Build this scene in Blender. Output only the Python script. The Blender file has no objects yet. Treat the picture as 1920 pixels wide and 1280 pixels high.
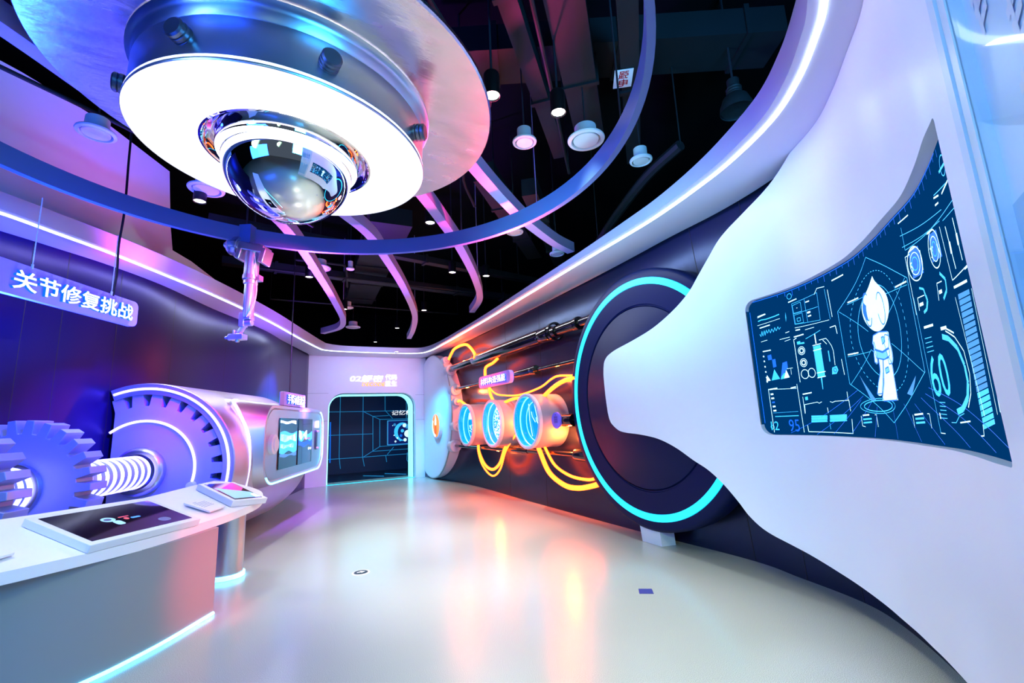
import bpy, math, random
from mathutils import Vector, Matrix
random.seed(7)
sc = bpy.context.scene
V = Vector
R = math.radians

# ------------------------------------------------------------------ camera, world, exposure
cam_data = bpy.data.cameras.new('camera'); cam = bpy.data.objects.new('camera', cam_data)
sc.collection.objects.link(cam); sc.camera = cam
cam_data.sensor_width = 36.0; cam_data.lens = 36.0*850/1920; cam_data.clip_end = 200
def cam_axes(pitch=R(10.06), roll=R(-2.51), yaw=R(-27.7)):
    fw = V((0, math.cos(pitch), math.sin(pitch))); up = V((0, -math.sin(pitch), math.cos(pitch))); ri = V((1, 0, 0))
    r2 = ri*math.cos(roll)+up*math.sin(roll); u2 = -ri*math.sin(roll)+up*math.cos(roll)
    M = Matrix.Rotation(yaw, 3, 'Z'); return M@r2, M@u2, M@fw
_r, _u, _f = cam_axes()
cam.matrix_world = Matrix(((_r.x, _u.x, -_f.x, 0), (_r.y, _u.y, -_f.y, 0), (_r.z, _u.z, -_f.z, 1.5), (0, 0, 0, 1)))
world = bpy.data.worlds.new('world'); sc.world = world; world.use_nodes = True
world.node_tree.nodes['Background'].inputs[0].default_value = (0.55, 0.72, 1.0, 1)
world.node_tree.nodes['Background'].inputs[1].default_value = 0.12
sc.view_settings.view_transform = 'Standard'; sc.view_settings.look = 'None'
sc.view_settings.gamma = 1; sc.view_settings.use_curve_mapping = False
sc.view_settings.exposure = 0.0

def lamp(kind, name, loc, col, power, target=None, size=0.1, spot=60, blend=0.6, sy=None):
    d = bpy.data.lights.new(name, kind); o = bpy.data.objects.new(name, d); sc.collection.objects.link(o)
    o.location = loc; d.color = col; d.energy = power
    if kind == 'AREA':
        d.size = size
        if sy: d.shape = 'RECTANGLE'; d.size_y = sy
    else: d.shadow_soft_size = size
    if kind == 'SPOT': d.spot_size = R(spot); d.spot_blend = blend
    if target is not None:
        o.rotation_euler = (V(target)-V(loc)).to_track_quat('-Z', 'Y').to_euler()
    return o
# added white fill spots without fixtures, then the coloured stage spots of the exhibit
lamp('SPOT', 'fill_spot', (-2.4, 1.2, 3.5), (0.50, 1.0, 0.62), 370, (2.6, 1.0, 1.6), 0.5, 90, 0.9)
lamp('SPOT', 'fill_spot', (-1.6, -2.4, 3.4), (0.50, 1.0, 0.62), 480, (3.4, 2.2, 1.4), 0.5, 70, 0.9)
lamp('SPOT', 'fill_spot', (1.4, 1.4, 3.5), (0.95, 1.0, 0.80), 260, (1.6, 3.2, 0.0), 0.4, 95, 0.9)
lamp('SPOT', 'fill_spot', (1.6, 5.4, 3.5), (1.0, 1.0, 0.86), 330, (1.5, 5.6, 0.0), 0.4, 85, 0.9)
lamp('SPOT', 'fill_spot', (-1.6, 3.6, 3.5), (1.0, 1.0, 0.80), 150, (-1.2, 4.1, 0.9), 0.2, 40, 0.9)
lamp('SPOT', 'fill_spot', (-0.2, 1.4, 2.6), (0.60, 1.0, 0.85), 90, (-1.1, 3.9, 0.4), 0.3, 45, 0.9)
lamp('AREA', 'blue_fill_light', (-3.6, 0.2, 2.6), (0.01, 0.08, 1.0), 260, (0.0, 3.2, 3.6), 2.4, sy=1.6)  # two unseen blue area lights added to colour the saucer and drum reflections
lamp('AREA', 'blue_fill_light', (1.8, -1.2, 3.2), (0.04, 0.42, 1.0), 420, (0.4, 3.2, 3.9), 3.2, sy=1.4)
for (x0, y0), (x1, y1), pw_ in (((3.12, 1.74), (3.49, 3.15), 5), ((3.53, 3.64), (3.645, 6.16), 28), ((3.645, 6.16), (3.74, 8.04), 18), ((3.74, 8.04), (3.83, 11.2), 11), ((0.45, 11.25), (-0.19, 9.5), 10), ((-0.19, 9.5), (-0.89, 7.93), 11), ((-0.89, 7.93), (-1.75, 6.34), 12), ((-1.75, 6.34), (-2.8, 4.95), 12), ((1.2, 12.82), (3.5, 12.82), 3)):
    L_ = lamp('AREA', 'soffit_led_light', ((x0+x1)/2, (y0+y1)/2, 3.56), (0.78, 0.93, 1.0), pw_, None, math.hypot(x1-x0, y1-y0), sy=0.03); L_.rotation_euler = (0, 0, math.atan2(y1-y0, x1-x0))
lamp('SPOT', 'fill_spot', (0.1, 2.6, 3.5), (1.0, 1.0, 0.85), 130, (0.1, 3.7, 0.0), 0.3, 65, 0.9)  # white fill added to brighten the left of the floor
lamp('SPOT', 'pink_spot', (1.7, 2.9, 2.4), (1.0, 0.025, 0.10), 900, (-0.42, 4.85, 0.36), 0.08, 19, 1.0)
lamp('SPOT', 'blue_spot', (-0.2, 4.4, 3.5), (0.002, 0.006, 1.0), 5000, (-1.5, 6.9, 1.3), 0.1, 42, 0.6)
lamp('SPOT', 'blue_spot', (-0.4, 4.0, 3.5), (0.002, 0.006, 1.0), 4000, (-2.0, 5.5, 1.1), 0.1, 42, 0.6)
lamp('SPOT', 'blue_spot', (-2.2, 5.2, 2.6), (0.01, 0.05, 1.0), 1100, (0.2, 4.0, 4.2), 0.2, 90, 0.8)
lamp('SPOT', 'magenta_spot', (2.9, 5.4, 2.9), (1.0, 0.04, 0.26), 1300, (1.2, 3.4, 4.1), 0.15, 60, 0.8)
lamp('SPOT', 'violet_spot', (0.5, 8.4, 2.6), (0.30, 0.06, 1.0), 1500, (0.7, 7.0, 4.2), 0.15, 110, 0.9)
lamp('SPOT', 'violet_spot', (-1.0, 5.2, 1.4), (0.03, 0.05, 1.0), 1300, (-2.2, 6.2, 3.8), 0.15, 80, 0.9)
lamp('SPOT', 'violet_spot', (0.6, 8.6, 1.6), (0.22, 0.06, 1.0), 1100, (-0.6, 9.6, 3.6), 0.15, 90, 0.9)
lamp('SPOT', 'violet_spot', (1.4, 7.6, 3.5), (0.35, 0.08, 1.0), 1500, (-0.3, 9.8, 1.2), 0.15, 80, 0.9)
lamp('SPOT', 'magenta_spot', (0.6, 4.6, 3.5), (1.0, 0.02, 0.30), 1300, (-1.3, 8.0, 2.1), 0.15, 50, 0.9)
lamp('SPOT', 'violet_spot', (0.4, 3.6, 3.5), (0.25, 0.02, 1.0), 1600, (-1.9, 6.9, 2.2), 0.15, 50, 0.9)
lamp('SPOT', 'blue_spot', (1.4, 11.2, 3.4), (0.02, 0.20, 1.0), 4500, (0.0, 10.9, 2.2), 0.1, 40, 0.9)
lamp('SPOT', 'magenta_spot', (-1.3, 6.2, 3.3), (0.45, 0.04, 0.6), 130, (-2.0, 7.1, 4.7), 0.15, 100, 0.9)
lamp('SPOT', 'arm_fill', (0.9, 3.6, 2.6), (0.60, 1.0, 1.0), 130, (-0.3, 5.6, 3.1), 0.05, 24, 0.6)  # added fill that whitens the hanging arm
lamp('SPOT', 'lilac_spot', (2.4, 10.4, 3.5), (0.34, 0.44, 1.0), 230, (2.4, 13.7, 2.2), 0.15, 90, 0.8)
lamp('SPOT', 'cyan_spot', (2.6, 10.6, 3.5), (0.01, 0.5, 1.0), 1000, (4.1, 12.6, 1.2), 0.15, 40, 0.8)
lamp('SPOT', 'orange_fill', (2.6, 8.6, 3.4), (1.0, 0.06, 0.012), 800, (4.3, 8.3, 1.5), 0.15, 75, 0.9)  # added fill that boosts the orange tube glow on the wall
lamp('SPOT', 'blue_spot', (1.6, 3.6, 2.4), (0.20, 0.75, 1.0), 190, (3.7, 4.0, 3.8), 0.2, 110, 0.9)

# ------------------------------------------------------------------ materials
def lin(c): return tuple((x/12.92 if x <= 0.04045 else ((x+0.055)/1.055)**2.4) for x in c)
MT = {}
def mat(name, col=(0.8, 0.8, 0.8), rough=0.5, metal=0.0, emit=None, es=0.0, noise=0.0, nscale=8.0, bump=0.0, coat=0.0, spec=0.5, stretch=None, aniso=0):
    m = bpy.data.materials.new(name); m.use_nodes = True; MT[name] = m
    nt = m.node_tree; b = nt.nodes['Principled BSDF']; c = (*lin(col), 1)
    b.inputs['Base Color'].default_value = c; b.inputs['Roughness'].default_value = rough
    b.inputs['Metallic'].default_value = metal; b.inputs['Coat Weight'].default_value = coat; b.inputs['Specular IOR Level'].default_value = spec
    if emit is not None:
        b.inputs['Emission Color'].default_value = (*lin(emit), 1); b.inputs['Emission Strength'].default_value = es
    if noise or bump:
        tc = nt.nodes.new('ShaderNodeTexCoord'); mp = nt.nodes.new('ShaderNodeMapping')
        if stretch: mp.inputs['Scale'].default_value = stretch
        nz = nt.nodes.new('ShaderNodeTexNoise'); nz.inputs['Scale'].default_value = nscale; nz.inputs['Detail'].default_value = 6
        nt.links.new(tc.outputs['Object'], mp.inputs['Vector']); nt.links.new(mp.outputs[0], nz.inputs['Vector'])
        if noise:
            mx = nt.nodes.new('ShaderNodeMix'); mx.data_type = 'RGBA'
            mx.inputs[6].default_value = tuple(x*(1-noise) for x in c[:3])+(1,); mx.inputs[7].default_value = tuple(min(1, x*(1+noise)) for x in c[:3])+(1,)
            nt.links.new(nz.outputs['Fac'], mx.inputs[0]); nt.links.new(mx.outputs[2], b.inputs['Base Color'])
            mr = nt.nodes.new('ShaderNodeMapRange'); mr.inputs[3].default_value = max(0.02, rough-0.25*noise); mr.inputs[4].default_value = rough+0.25*noise
            nt.links.new(nz.outputs['Fac'], mr.inputs[0]); nt.links.new(mr.outputs[0], b.inputs['Roughness'])
        if bump:
            bp = nt.nodes.new('ShaderNodeBump'); bp.inputs['Strength'].default_value = bump; bp.inputs['Distance'].default_value = 0.02
            nt.links.new(nz.outputs['Fac'], bp.inputs['Height']); nt.links.new(bp.outputs[0], b.inputs['Normal'])
    return m
mat('white_paint', (0.93, 0.93, 0.94), 0.42, noise=0.02)
mat('white_panel', (0.93, 0.94, 0.95), 0.36, noise=0.015, nscale=2)
mat('reveal_grey', (0.55, 0.60, 0.64), 0.5)
mat('white_laminate', (0.92, 0.91, 0.94), 0.38, noise=0.02)
mat('wall_metal', (0.15, 0.11, 0.31), 0.30, metal=0.75)
mat('wall_metal_right', (0.16, 0.21, 0.33), 0.27, metal=0.75)
mat('seam', (0.06, 0.06, 0.08), 0.6)
mat('soffit_paint', (0.78, 0.79, 0.83), 0.4)
mat('ring_paint', (0.27, 0.42, 0.60), 0.42)
mat('beam_paint', (0.68, 0.63, 0.82), 0.45)
mat('ceiling_black', (0.03, 0.034, 0.037), 0.85, spec=0.1)
mat('duct_black', (0.10, 0.115, 0.125), 0.6, spec=0.3, noise=0.2, nscale=3)
mat('rod_black', (0.12, 0.13, 0.15), 0.5)
mat('satin_steel', (0.78, 0.80, 0.83), 0.30, metal=1.0, noise=0.06, nscale=3)
mat('barrel_metal', (0.80, 0.79, 0.83), 0.34, metal=0.9, noise=0.06, nscale=2)
mat('saucer_metal', (0.80, 0.80, 0.83), 0.26, metal=1.0, noise=0.22, nscale=3.0, bump=0.35, stretch=(1, 2.5, 1))
mat('bolt_metal', (0.42, 0.44, 0.48), 0.35, metal=1.0)
mat('chrome', (0.95, 0.95, 0.95), 0.02, metal=1.0)
mat('gear_paint', (0.60, 0.62, 0.76), 0.38, metal=0.15)
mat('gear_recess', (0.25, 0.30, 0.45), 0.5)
mat('navy_paint', (0.004, 0.06, 0.24), 0.5, spec=0.15)
mat('navy_deep', (0.02, 0.03, 0.09), 0.45, spec=0.3)
mat('black_pipe', (0.05, 0.055, 0.07), 0.16, metal=0.3, coat=0.6)
mat('fitting_white', (0.82, 0.84, 0.88), 0.35)
mat('arm_metal', (0.72, 0.76, 0.80), 0.28, metal=0.85)
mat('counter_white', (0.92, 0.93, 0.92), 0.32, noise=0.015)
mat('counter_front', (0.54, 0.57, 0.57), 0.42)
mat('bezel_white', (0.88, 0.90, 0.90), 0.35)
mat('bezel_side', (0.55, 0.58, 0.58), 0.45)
mat('screen_glass', (0.012, 0.018, 0.03), 0.04, coat=0.5)
mat('vent_white', (0.85, 0.86, 0.88), 0.4)
mat('lamp_black', (0.03, 0.035, 0.04), 0.4)
mat('cable_black', (0.02, 0.02, 0.03), 0.5)
mat('cable_white', (0.8, 0.85, 0.9), 0.5)
mat('lamp_glow', (1, 1, 1), 0.4, emit=(1, 0.98, 0.95), es=9)
mat('led_white', (1, 1, 1), 0.5, emit=(0.84, 0.91, 1.0), es=5)
mat('disc_glow', (1, 1, 1), 0.5, emit=(0.99, 0.99, 1.0), es=1.2)
mat('ring_glow', (1, 1, 1), 0.5, emit=(0.96, 1.0, 1.0), es=3.2)
mat('led_violet', (1, 1, 1), 0.5, emit=(0.62, 0.58, 1.0), es=3)
mat('bellows_led', (1, 1, 1), 0.5, emit=(0.66, 0.64, 1.0), es=2.4)
mat('led_cyan', (0.2, 0.9, 1), 0.5, emit=(0.0, 0.84, 1.0), es=1.05)
mat('led_ice', (0.8, 1, 1), 0.5, emit=(0.30, 0.80, 1.0), es=7)
mat('vessel_ring', (0.8, 1, 1), 0.5, emit=(0.50, 0.95, 1.0), es=1.6)
mat('led_door', (0.8, 1, 1), 0.5, emit=(0.50, 0.97, 1.0), es=1.4)
mat('neon', (1, 0.6, 0.1), 0.5, emit=(1.0, 0.27, 0.06), es=13)
mat('neon_red', (1, 0.4, 0.1), 0.5, emit=(1.0, 0.36, 0.16), es=2.5)
mat('sign_white', (1, 1, 1), 0.5, emit=(0.96, 0.99, 1.0), es=1.0)
mat('sign_orange', (1, 0.7, 0.1), 0.5, emit=(1.0, 0.70, 0.10), es=1.1)
mat('sign_blue_edge', (0.1, 0.4, 1), 0.5, emit=(0.0, 0.42, 1.0), es=0.9)
mat('sign_board', (0.62, 0.58, 0.92), 0.4)
mat('porthole_glass', (0.1, 0.5, 0.8), 0.08, emit=(0.0, 0.62, 0.88), es=1.0, coat=0.6)
mat('porthole_mark', (0.9, 1, 1), 0.4, emit=(0.75, 0.97, 1.0), es=1.4)
mat('violet_plaque', (0.45, 0.42, 0.95), 0.4)
mat('grid_glow', (0.2, 0.6, 0.8), 0.5, emit=(0.10, 0.48, 0.66), es=0.75)
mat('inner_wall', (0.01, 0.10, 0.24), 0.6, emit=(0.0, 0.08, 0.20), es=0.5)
mat('inner_floor', (0.02, 0.10, 0.20), 0.3)
mat('screen_blue', (0.0, 0.03, 0.06), 0.6, spec=0.0, emit=(0.0, 0.25, 0.49), es=0.75)
mat('gfx_white', (0.8, 1, 1), 0.5, emit=(0.78, 0.97, 1.0), es=1.3)
mat('gfx_cyan', (0.2, 0.8, 1), 0.5, emit=(0.24, 0.76, 0.97), es=0.95)
mat('gfx_blue', (0.1, 0.4, 0.9), 0.5, emit=(0.05, 0.42, 0.85), es=0.9)
mat('gfx_mid', (0.3, 0.6, 0.8), 0.5, emit=(0.20, 0.56, 0.78), es=0.8)
mat('gfx_robot', (0.8, 1, 1), 0.5, emit=(0.80, 0.98, 0.98), es=1.05)
mat('gfx_shade', (0.4, 0.7, 0.9), 0.5, emit=(0.42, 0.80, 0.90), es=0.9)
mat('gfx_eye', (0.05, 0.4, 0.9), 0.5, emit=(0.03, 0.42, 0.90), es=1.0)
mat('display_sky', (0.5, 0.7, 0.8), 0.3, emit=(0.50, 0.72, 0.80), es=0.8)
mat('display_red', (0.8, 0.1, 0.1), 0.3, emit=(0.75, 0.16, 0.18), es=0.8)
mat('display_blue', (0.1, 0.5, 0.9), 0.3, emit=(0.08, 0.50, 0.88), es=0.8)
mat('display_navy', (0.05, 0.1, 0.3), 0.3, emit=(0.05, 0.12, 0.40), es=0.7)
mat('sky_panel', (0.84, 0.92, 0.96), 0.35)
mat('sky_panel_blue', (0.56, 0.77, 0.88), 0.35)
mat('frame_pale', (0.80, 0.88, 0.90), 0.35)
mat('red_print', (0.75, 0.08, 0.10), 0.5)
mat('floor_mark_blue', (0.22, 0.24, 0.55), 0.4)
mat('floor_mark_black', (0.03, 0.03, 0.04), 0.35)
def glass_mat(name, tint, alpha_mix):
    m = bpy.data.materials.new(name); m.use_nodes = True; MT[name] = m; nt = m.node_tree
    nt.nodes.remove(nt.nodes['Principled BSDF']); out = nt.nodes['Material Output']
    g = nt.nodes.new('ShaderNodeBsdfGlossy'); g.inputs['Roughness'].default_value = 0.03
    t = nt.nodes.new('ShaderNodeBsdfTransparent'); t.inputs[0].default_value = (*tint, 1)
    mx = nt.nodes.new('ShaderNodeMixShader'); mx.inputs[0].default_value = alpha_mix
    nt.links.new(t.outputs[0], mx.inputs[1]); nt.links.new(g.outputs[0], mx.inputs[2]); nt.links.new(mx.outputs[0], out.inputs[0])
glass_mat('clear_glass', (0.95, 0.98, 1.0), 0.07)
def floor_material():
    m = mat('polished_concrete', (0.70, 0.70, 0.67), 0.2); nt = m.node_tree; b = nt.nodes['Principled BSDF']
    tc = nt.nodes.new('ShaderNodeTexCoord')
    n1 = nt.nodes.new('ShaderNodeTexNoise'); n1.inputs['Scale'].default_value = 260; n1.inputs['Detail'].default_value = 3
    n2 = nt.nodes.new('ShaderNodeTexNoise'); n2.inputs['Scale'].default_value = 0.8; n2.inputs['Detail'].default_value = 5
    for n in (n1, n2): nt.links.new(tc.outputs['Object'], n.inputs['Vector'])
    r1 = nt.nodes.new('ShaderNodeValToRGB'); e = r1.color_ramp.elements
    e[0].position = 0.34; e[0].color = (0.25, 0.265, 0.235, 1); e[1].position = 0.66; e[1].color = (0.59, 0.62, 0.55, 1)
    mid = r1.color_ramp.elements.new(0.5); mid.color = (0.42, 0.445, 0.395, 1)
    nt.links.new(n1.outputs['Fac'], r1.inputs[0])
    mx = nt.nodes.new('ShaderNodeMix'); mx.data_type = 'RGBA'; mx.blend_type = 'MULTIPLY'; mx.inputs[0].default_value = 1
    r2 = nt.nodes.new('ShaderNodeValToRGB'); r2.color_ramp.elements[0].color = (0.90, 0.90, 0.88, 1); r2.color_ramp.elements[1].color = (1, 1, 1, 1)
    nt.links.new(n2.outputs['Fac'], r2.inputs[0]); nt.links.new(r1.outputs[0], mx.inputs[6]); nt.links.new(r2.outputs[0], mx.inputs[7]); nt.links.new(mx.outputs[2], b.inputs['Base Color'])
    mr = nt.nodes.new('ShaderNodeMapRange'); mr.inputs[3].default_value = 0.22; mr.inputs[4].default_value = 0.27
    nt.links.new(n2.outputs['Fac'], mr.inputs[0]); nt.links.new(mr.outputs[0], b.inputs['Roughness'])
    b.inputs['Specular IOR Level'].default_value = 0.9
floor_material()

# ------------------------------------------------------------------ mesh builder and object helpers
class MB:
    def __init__(s): s.v = []; s.f = []
    def add(s, vs, fs):
        n = len(s.v); s.v += [tuple(x) for x in vs]; s.f += [tuple(i+n for i in f) for f in fs]; return s
    def box(s, c, size, ax=None):
        c = V(c); X, Y, Z = ax if ax else (V((1, 0, 0)), V((0, 1, 0)), V((0, 0, 1)))
        h = [x/2 for x in size]; vs = [c+X*(i*h[0])+Y*(j*h[1])+Z*(k*h[2]) for k in (-1, 1) for j in (-1, 1) for i in (-1, 1)]
        return s.add(vs, [(0, 2, 3, 1), (4, 5, 7, 6), (0, 1, 5, 4), (2, 6, 7, 3), (0, 4, 6, 2), (1, 3, 7, 5)])
    def prism(s, poly, h0, h1, fr):
        O, X, Y, Z = fr; n = len(poly)
        vs = [O+X*p[0]+Y*p[1]+Z*h0 for p in poly]+[O+X*p[0]+Y*p[1]+Z*h1 for p in poly]
        return s.add(vs, [tuple(range(n))[::-1], tuple(range(n, 2*n))]+[(i, (i+1) % n, n+(i+1) % n, n+i) for i in range(n)])
    def lathe(s, prof, fr, n=64, a0=0.0, a1=2*math.pi, loop=False, caps=False):
        O, X, Y, Z = fr; full = abs(a1-a0-2*math.pi) < 1e-6; m = n if full else n+1; k = len(prof)
        vs = []
        for i in range(m):
            a = a0+(a1-a0)*i/n; d = X*math.cos(a)+Y*math.sin(a)
            vs += [O+d*r+Z*z for r, z in prof]
        fs = []
        for i in range(n):
            j = (i+1) % m
            for q in range(k if loop else k-1):
                w = (q+1) % k; fs.append((i*k+q, j*k+q, j*k+w, i*k+w))
        if caps and not full: fs += [tuple(range(k)), tuple(range((m-1)*k, m*k))[::-1]]
        return s.add(vs, fs)
    def tube(s, path, r, n=10, closed=False):
        P = [V(p) for p in path]; m = len(P); vs = []; up = V((0, 0, 1)); prev = None
        rr = r if isinstance(r, (list, tuple)) else [r]*m
        for i, p in enumerate(P):
            t = (P[(i+1) % m]-P[i-1]) if closed else (P[min(i+1, m-1)]-P[max(i-1, 0)])
            t = t.normalized()
            if prev is None:
                u = up if abs(t.z) < 0.9 else V((1, 0, 0)); x = t.cross(u).normalized()
            else: x = (prev-t*prev.dot(t)).normalized()
            prev = x; y = t.cross(x)
            vs += [p+(x*math.cos(2*math.pi*k/n)+y*math.sin(2*math.pi*k/n))*rr[i] for k in range(n)]
        fs = [(i*n+k, i*n+(k+1) % n, ((i+1) % m)*n+(k+1) % n, ((i+1) % m)*n+k) for i in range(m if closed else m-1) for k in range(n)]
        if not closed: fs += [tuple(range(n))[::-1], tuple(range((m-1)*n, m*n))]
        return s.add(vs, fs)
    def loft(s, rows, wrap=False, caps=False):
        k = len(rows[0]); vs = [p for r in rows for p in r]
        fs = [(i*k+q, i*k+(q+1) % k, (i+1)*k+(q+1) % k, (i+1)*k+q) for i in range(len(rows)-1) for q in range(k if wrap else k-1)]
        if caps: fs += [tuple(range(k))[::-1], tuple(range((len(rows)-1)*k, len(rows)*k))]
        return s.add(vs, fs)
def frame(O, Z, X=None):
    Z = V(Z).normalized(); X = V(X) if X is not None else (V((0, 0, 1)).cross(Z) if abs(Z.z) < 0.9 else V((1, 0, 0)))
    X = (X-Z*X.dot(Z)).normalized(); return (V(O), X, Z.cross(X), Z)
UPF = lambda x, y, z: (V((x, y, z)), V((1, 0, 0)), V((0, 1, 0)), V((0, 0, 1)))

def origin_of(o): 
    while o.parent: o = o.parent
    return V(o.location)
def obj(name, mb, m, parent=None, label=None, cat=None, group=None, kind=None, sharp=35, bevel=0):
    me = bpy.data.meshes.new(name); off = origin_of(parent) if parent else V((0, 0, 0))
    if parent is None:
        lo = [min(v[i] for v in mb.v) for i in range(3)]; hi = [max(v[i] for v in mb.v) for i in range(3)]
        off = V(((lo[0]+hi[0])/2, (lo[1]+hi[1])/2, lo[2]))
    me.from_pydata([V(v)-off for v in mb.v], [], mb.f); me.validate(); me.update()
    import bmesh
    b = bmesh.new(); b.from_mesh(me); bmesh.ops.recalc_face_normals(b, faces=b.faces); b.to_mesh(me); b.free()
    me.polygons.foreach_set('use_smooth', [True]*len(me.polygons)); me.set_sharp_from_angle(angle=R(sharp))
    me.materials.append(MT[m]); o = bpy.data.objects.new(name, me); sc.collection.objects.link(o)
    if parent is not None: o.parent = parent
    else: o.location = off
    if bevel:
        bv = o.modifiers.new('bevel', 'BEVEL'); bv.width = bevel; bv.segments = 2; bv.limit_method = 'ANGLE'
    tag(o, label, cat, group, kind); return o
def tag(o, label=None, cat=None, group=None, kind=None):
    if label: o['label'] = label
    if cat: o['category'] = cat
    if group: o['group'] = group
    if kind: o['kind'] = kind
    return o
def thing(name, loc, label, cat, group=None):
    o = bpy.data.objects.new(name, None); o.empty_display_size = 0.1; sc.collection.objects.link(o); o.location = loc
    return tag(o, label, cat, group)
def copy_tree(o, loc=None, label=None):
    def cp(a, parent):
        c = a.copy(); sc.collection.objects.link(c)
        if parent is not None: c.parent = parent; c.matrix_parent_inverse = a.matrix_parent_inverse.copy()
        for ch in a.children: cp(ch, c)
        return c
    r = cp(o, None)
    if loc is not None: r.location = loc
    if label: r['label'] = label
    return r
def struct(name, mb, m, parent=None, sharp=35):
    o = obj(name, mb, m, parent, sharp=sharp)
    if parent is None: o['kind'] = 'structure'
    return o
def catmull(P, n=8):
    P = [V(p) for p in P]; Q = [P[0]*2-P[1]]+P+[P[-1]*2-P[-2]]; o = []
    for i in range(1, len(Q)-2):
        a, b, c, d = Q[i-1:i+3]
        for k in range(n):
            t = k/n; o.append(0.5*(b*2+(c-a)*t+(a*2-b*5+c*4-d)*t*t+(b*3-a-c*3+d)*t**3))
    return o+[P[-1]]
def rrect(w, h, r, n=6, cx=0, cy=0):
    o = []
    for sx, sy, a0 in ((1, 1, 0), (-1, 1, 90), (-1, -1, 180), (1, -1, 270)):
        for k in range(n+1):
            a = R(a0+90*k/n); o.append((cx+sx*(w/2-r)+r*math.cos(a), cy+sy*(h/2-r)+r*math.sin(a)))
    return o
def text_mb(body, fr, w, h, depth=0.01, bold=0.0, shear=0.0, rot180=False):
    """letters as geometry, fitted into w x h in the plane of fr (X right, Y up, Z towards the reader), centred on its origin"""
    c = bpy.data.curves.new('letters', 'FONT'); c.body = body; c.extrude = 0.5; c.offset = bold; c.shear = shear; c.resolution_u = 3
    o = bpy.data.objects.new('letters', c); sc.collection.objects.link(o); bpy.context.view_layer.update()
    me = bpy.data.meshes.new_from_object(o.evaluated_get(bpy.context.evaluated_depsgraph_get()))
    xs = [v.co.x for v in me.vertices]; ys = [v.co.y for v in me.vertices]
    x0, x1, y0, y1 = min(xs), max(xs), min(ys), max(ys); O, X, Y, Z = fr; mb = MB(); g = -1 if rot180 else 1
    mb.add([O+X*(g*((v.co.x-x0)/(x1-x0)-0.5)*w)+Y*(g*((v.co.y-y0)/(y1-y0)-0.5)*h)+Z*((v.co.z+0.5)*depth) for v in me.vertices], [tuple(p.vertices) for p in me.polygons])
    bpy.data.objects.remove(o); bpy.data.curves.remove(c); bpy.data.meshes.remove(me); return mb
# ================================================================== the setting
fl = MB(); fl.box((0.5, 6.5, -0.05), (22, 24, 0.1)); struct('floor', fl, 'polished_concrete')
cl = MB(); cl.box((0.5, 6.5, 6.05), (22, 24, 0.1)); struct('ceiling', cl, 'ceiling_black')
def wall_sheet(name, bot, top, m, z1, n=8, back=0.06, z0=0.0):
    b = catmull([(x, y, z0) for x, y in bot], n); t = catmull([(x, y, z1) for x, y in top], n); mb = MB()
    rows = []
    for p, q in zip(b, t):
        o = V((p.x+q.x-2*0.8, p.y+q.y-2*6.5, 0)).normalized()*back
        rows.append([p, q, q+o, p+o])
    mb.loft(rows, wrap=True, caps=True); w = struct(name, mb, m); return w, b, t
def seams(parent, b, t, idx, m='seam'):
    for i in idx:
        p, q = b[i], t[i]; n = V((0.8-p.x, 6.5-p.y, 0)).normalized()*0.002
        tn = (b[i+1]-b[i-1]).normalized()*0.004
        mb = MB(); mb.loft([[p+n-tn, p+n+tn], [q+n-tn, q+n+tn]]); o = obj('panel_seam', mb, m, parent); 
RB = [(4.08, 13.75), (4.42, 10.9), (4.38, 8.0), (4.36, 5.1), (4.41, 3.4), (4.29, 2.76), (4.13, 2.17), (3.88, 1.8), (3.45, 1.38), (2.95, 0.98), (2.2, 0.45)]
RT = [(4.13, 13.75), (4.41, 10.9), (4.41, 8.0), (4.37, 5.1), (4.24, 3.6), (4.13, 2.8), (4.03, 2.38), (3.85, 1.9), (3.45, 1.38), (2.95, 0.98), (2.2, 0.45)]
wr, rb_, rt_ = wall_sheet('wall_right', RB, RT, 'wall_metal_right', 3.70)
seams(wr, rb_, rt_, (14, 18, 33, 41, 48))
LB = [(0.78, 13.75), (0.18, 11.9), (-0.28, 10.4), (-0.98, 8.85), (-1.46, 7.6), (-1.86, 6.87), (-2.19, 6.42), (-2.47, 6.07), (-3.0, 5.45), (-3.9, 4.6), (-5.2, 3.6)]
wl, lb_, lt_ = wall_sheet('wall_left', LB, LB, 'wall_metal', 3.60)
seams(wl, lb_, lt_, (6, 14, 22, 30, 38, 46, 52))
# back wall with the rounded doorway, as an outline with a hole
def holed(outer, hole, y0, y1):
    """front and back sheet between two closed loops with the same number of points, plus rims"""
    mb = MB(); rows = []
    for i in list(range(len(outer)))+[0]:
        o, h = outer[i], hole[i]; rows.append([V((o[0], y0, o[1])), V((h[0], y0, h[1])), V((h[0], y1, h[1])), V((o[0], y1, o[1]))])
    return mb.loft(rows, wrap=True)
def door_loop(x0, x1, zt, r, n=8):
    P = [(x0, 0.0), (x0, 0.6), (x0, 1.2)]
    P += [(x0+r-r*math.cos(R(90*k/n)), zt-r+r*math.sin(R(90*k/n))) for k in range(n+1)]
    P += [(x0+(x1-x0)*f, zt) for f in (0.35, 0.5, 0.65)]
    P += [(x1-r+r*math.sin(R(90*k/n)), zt-r+r*math.cos(R(90*k/n))) for k in range(n+1)]
    return P+[(x1, 1.2), (x1, 0.6), (x1, 0.0)]
dl = door_loop(1.32, 3.80, 2.52, 0.42)
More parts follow.
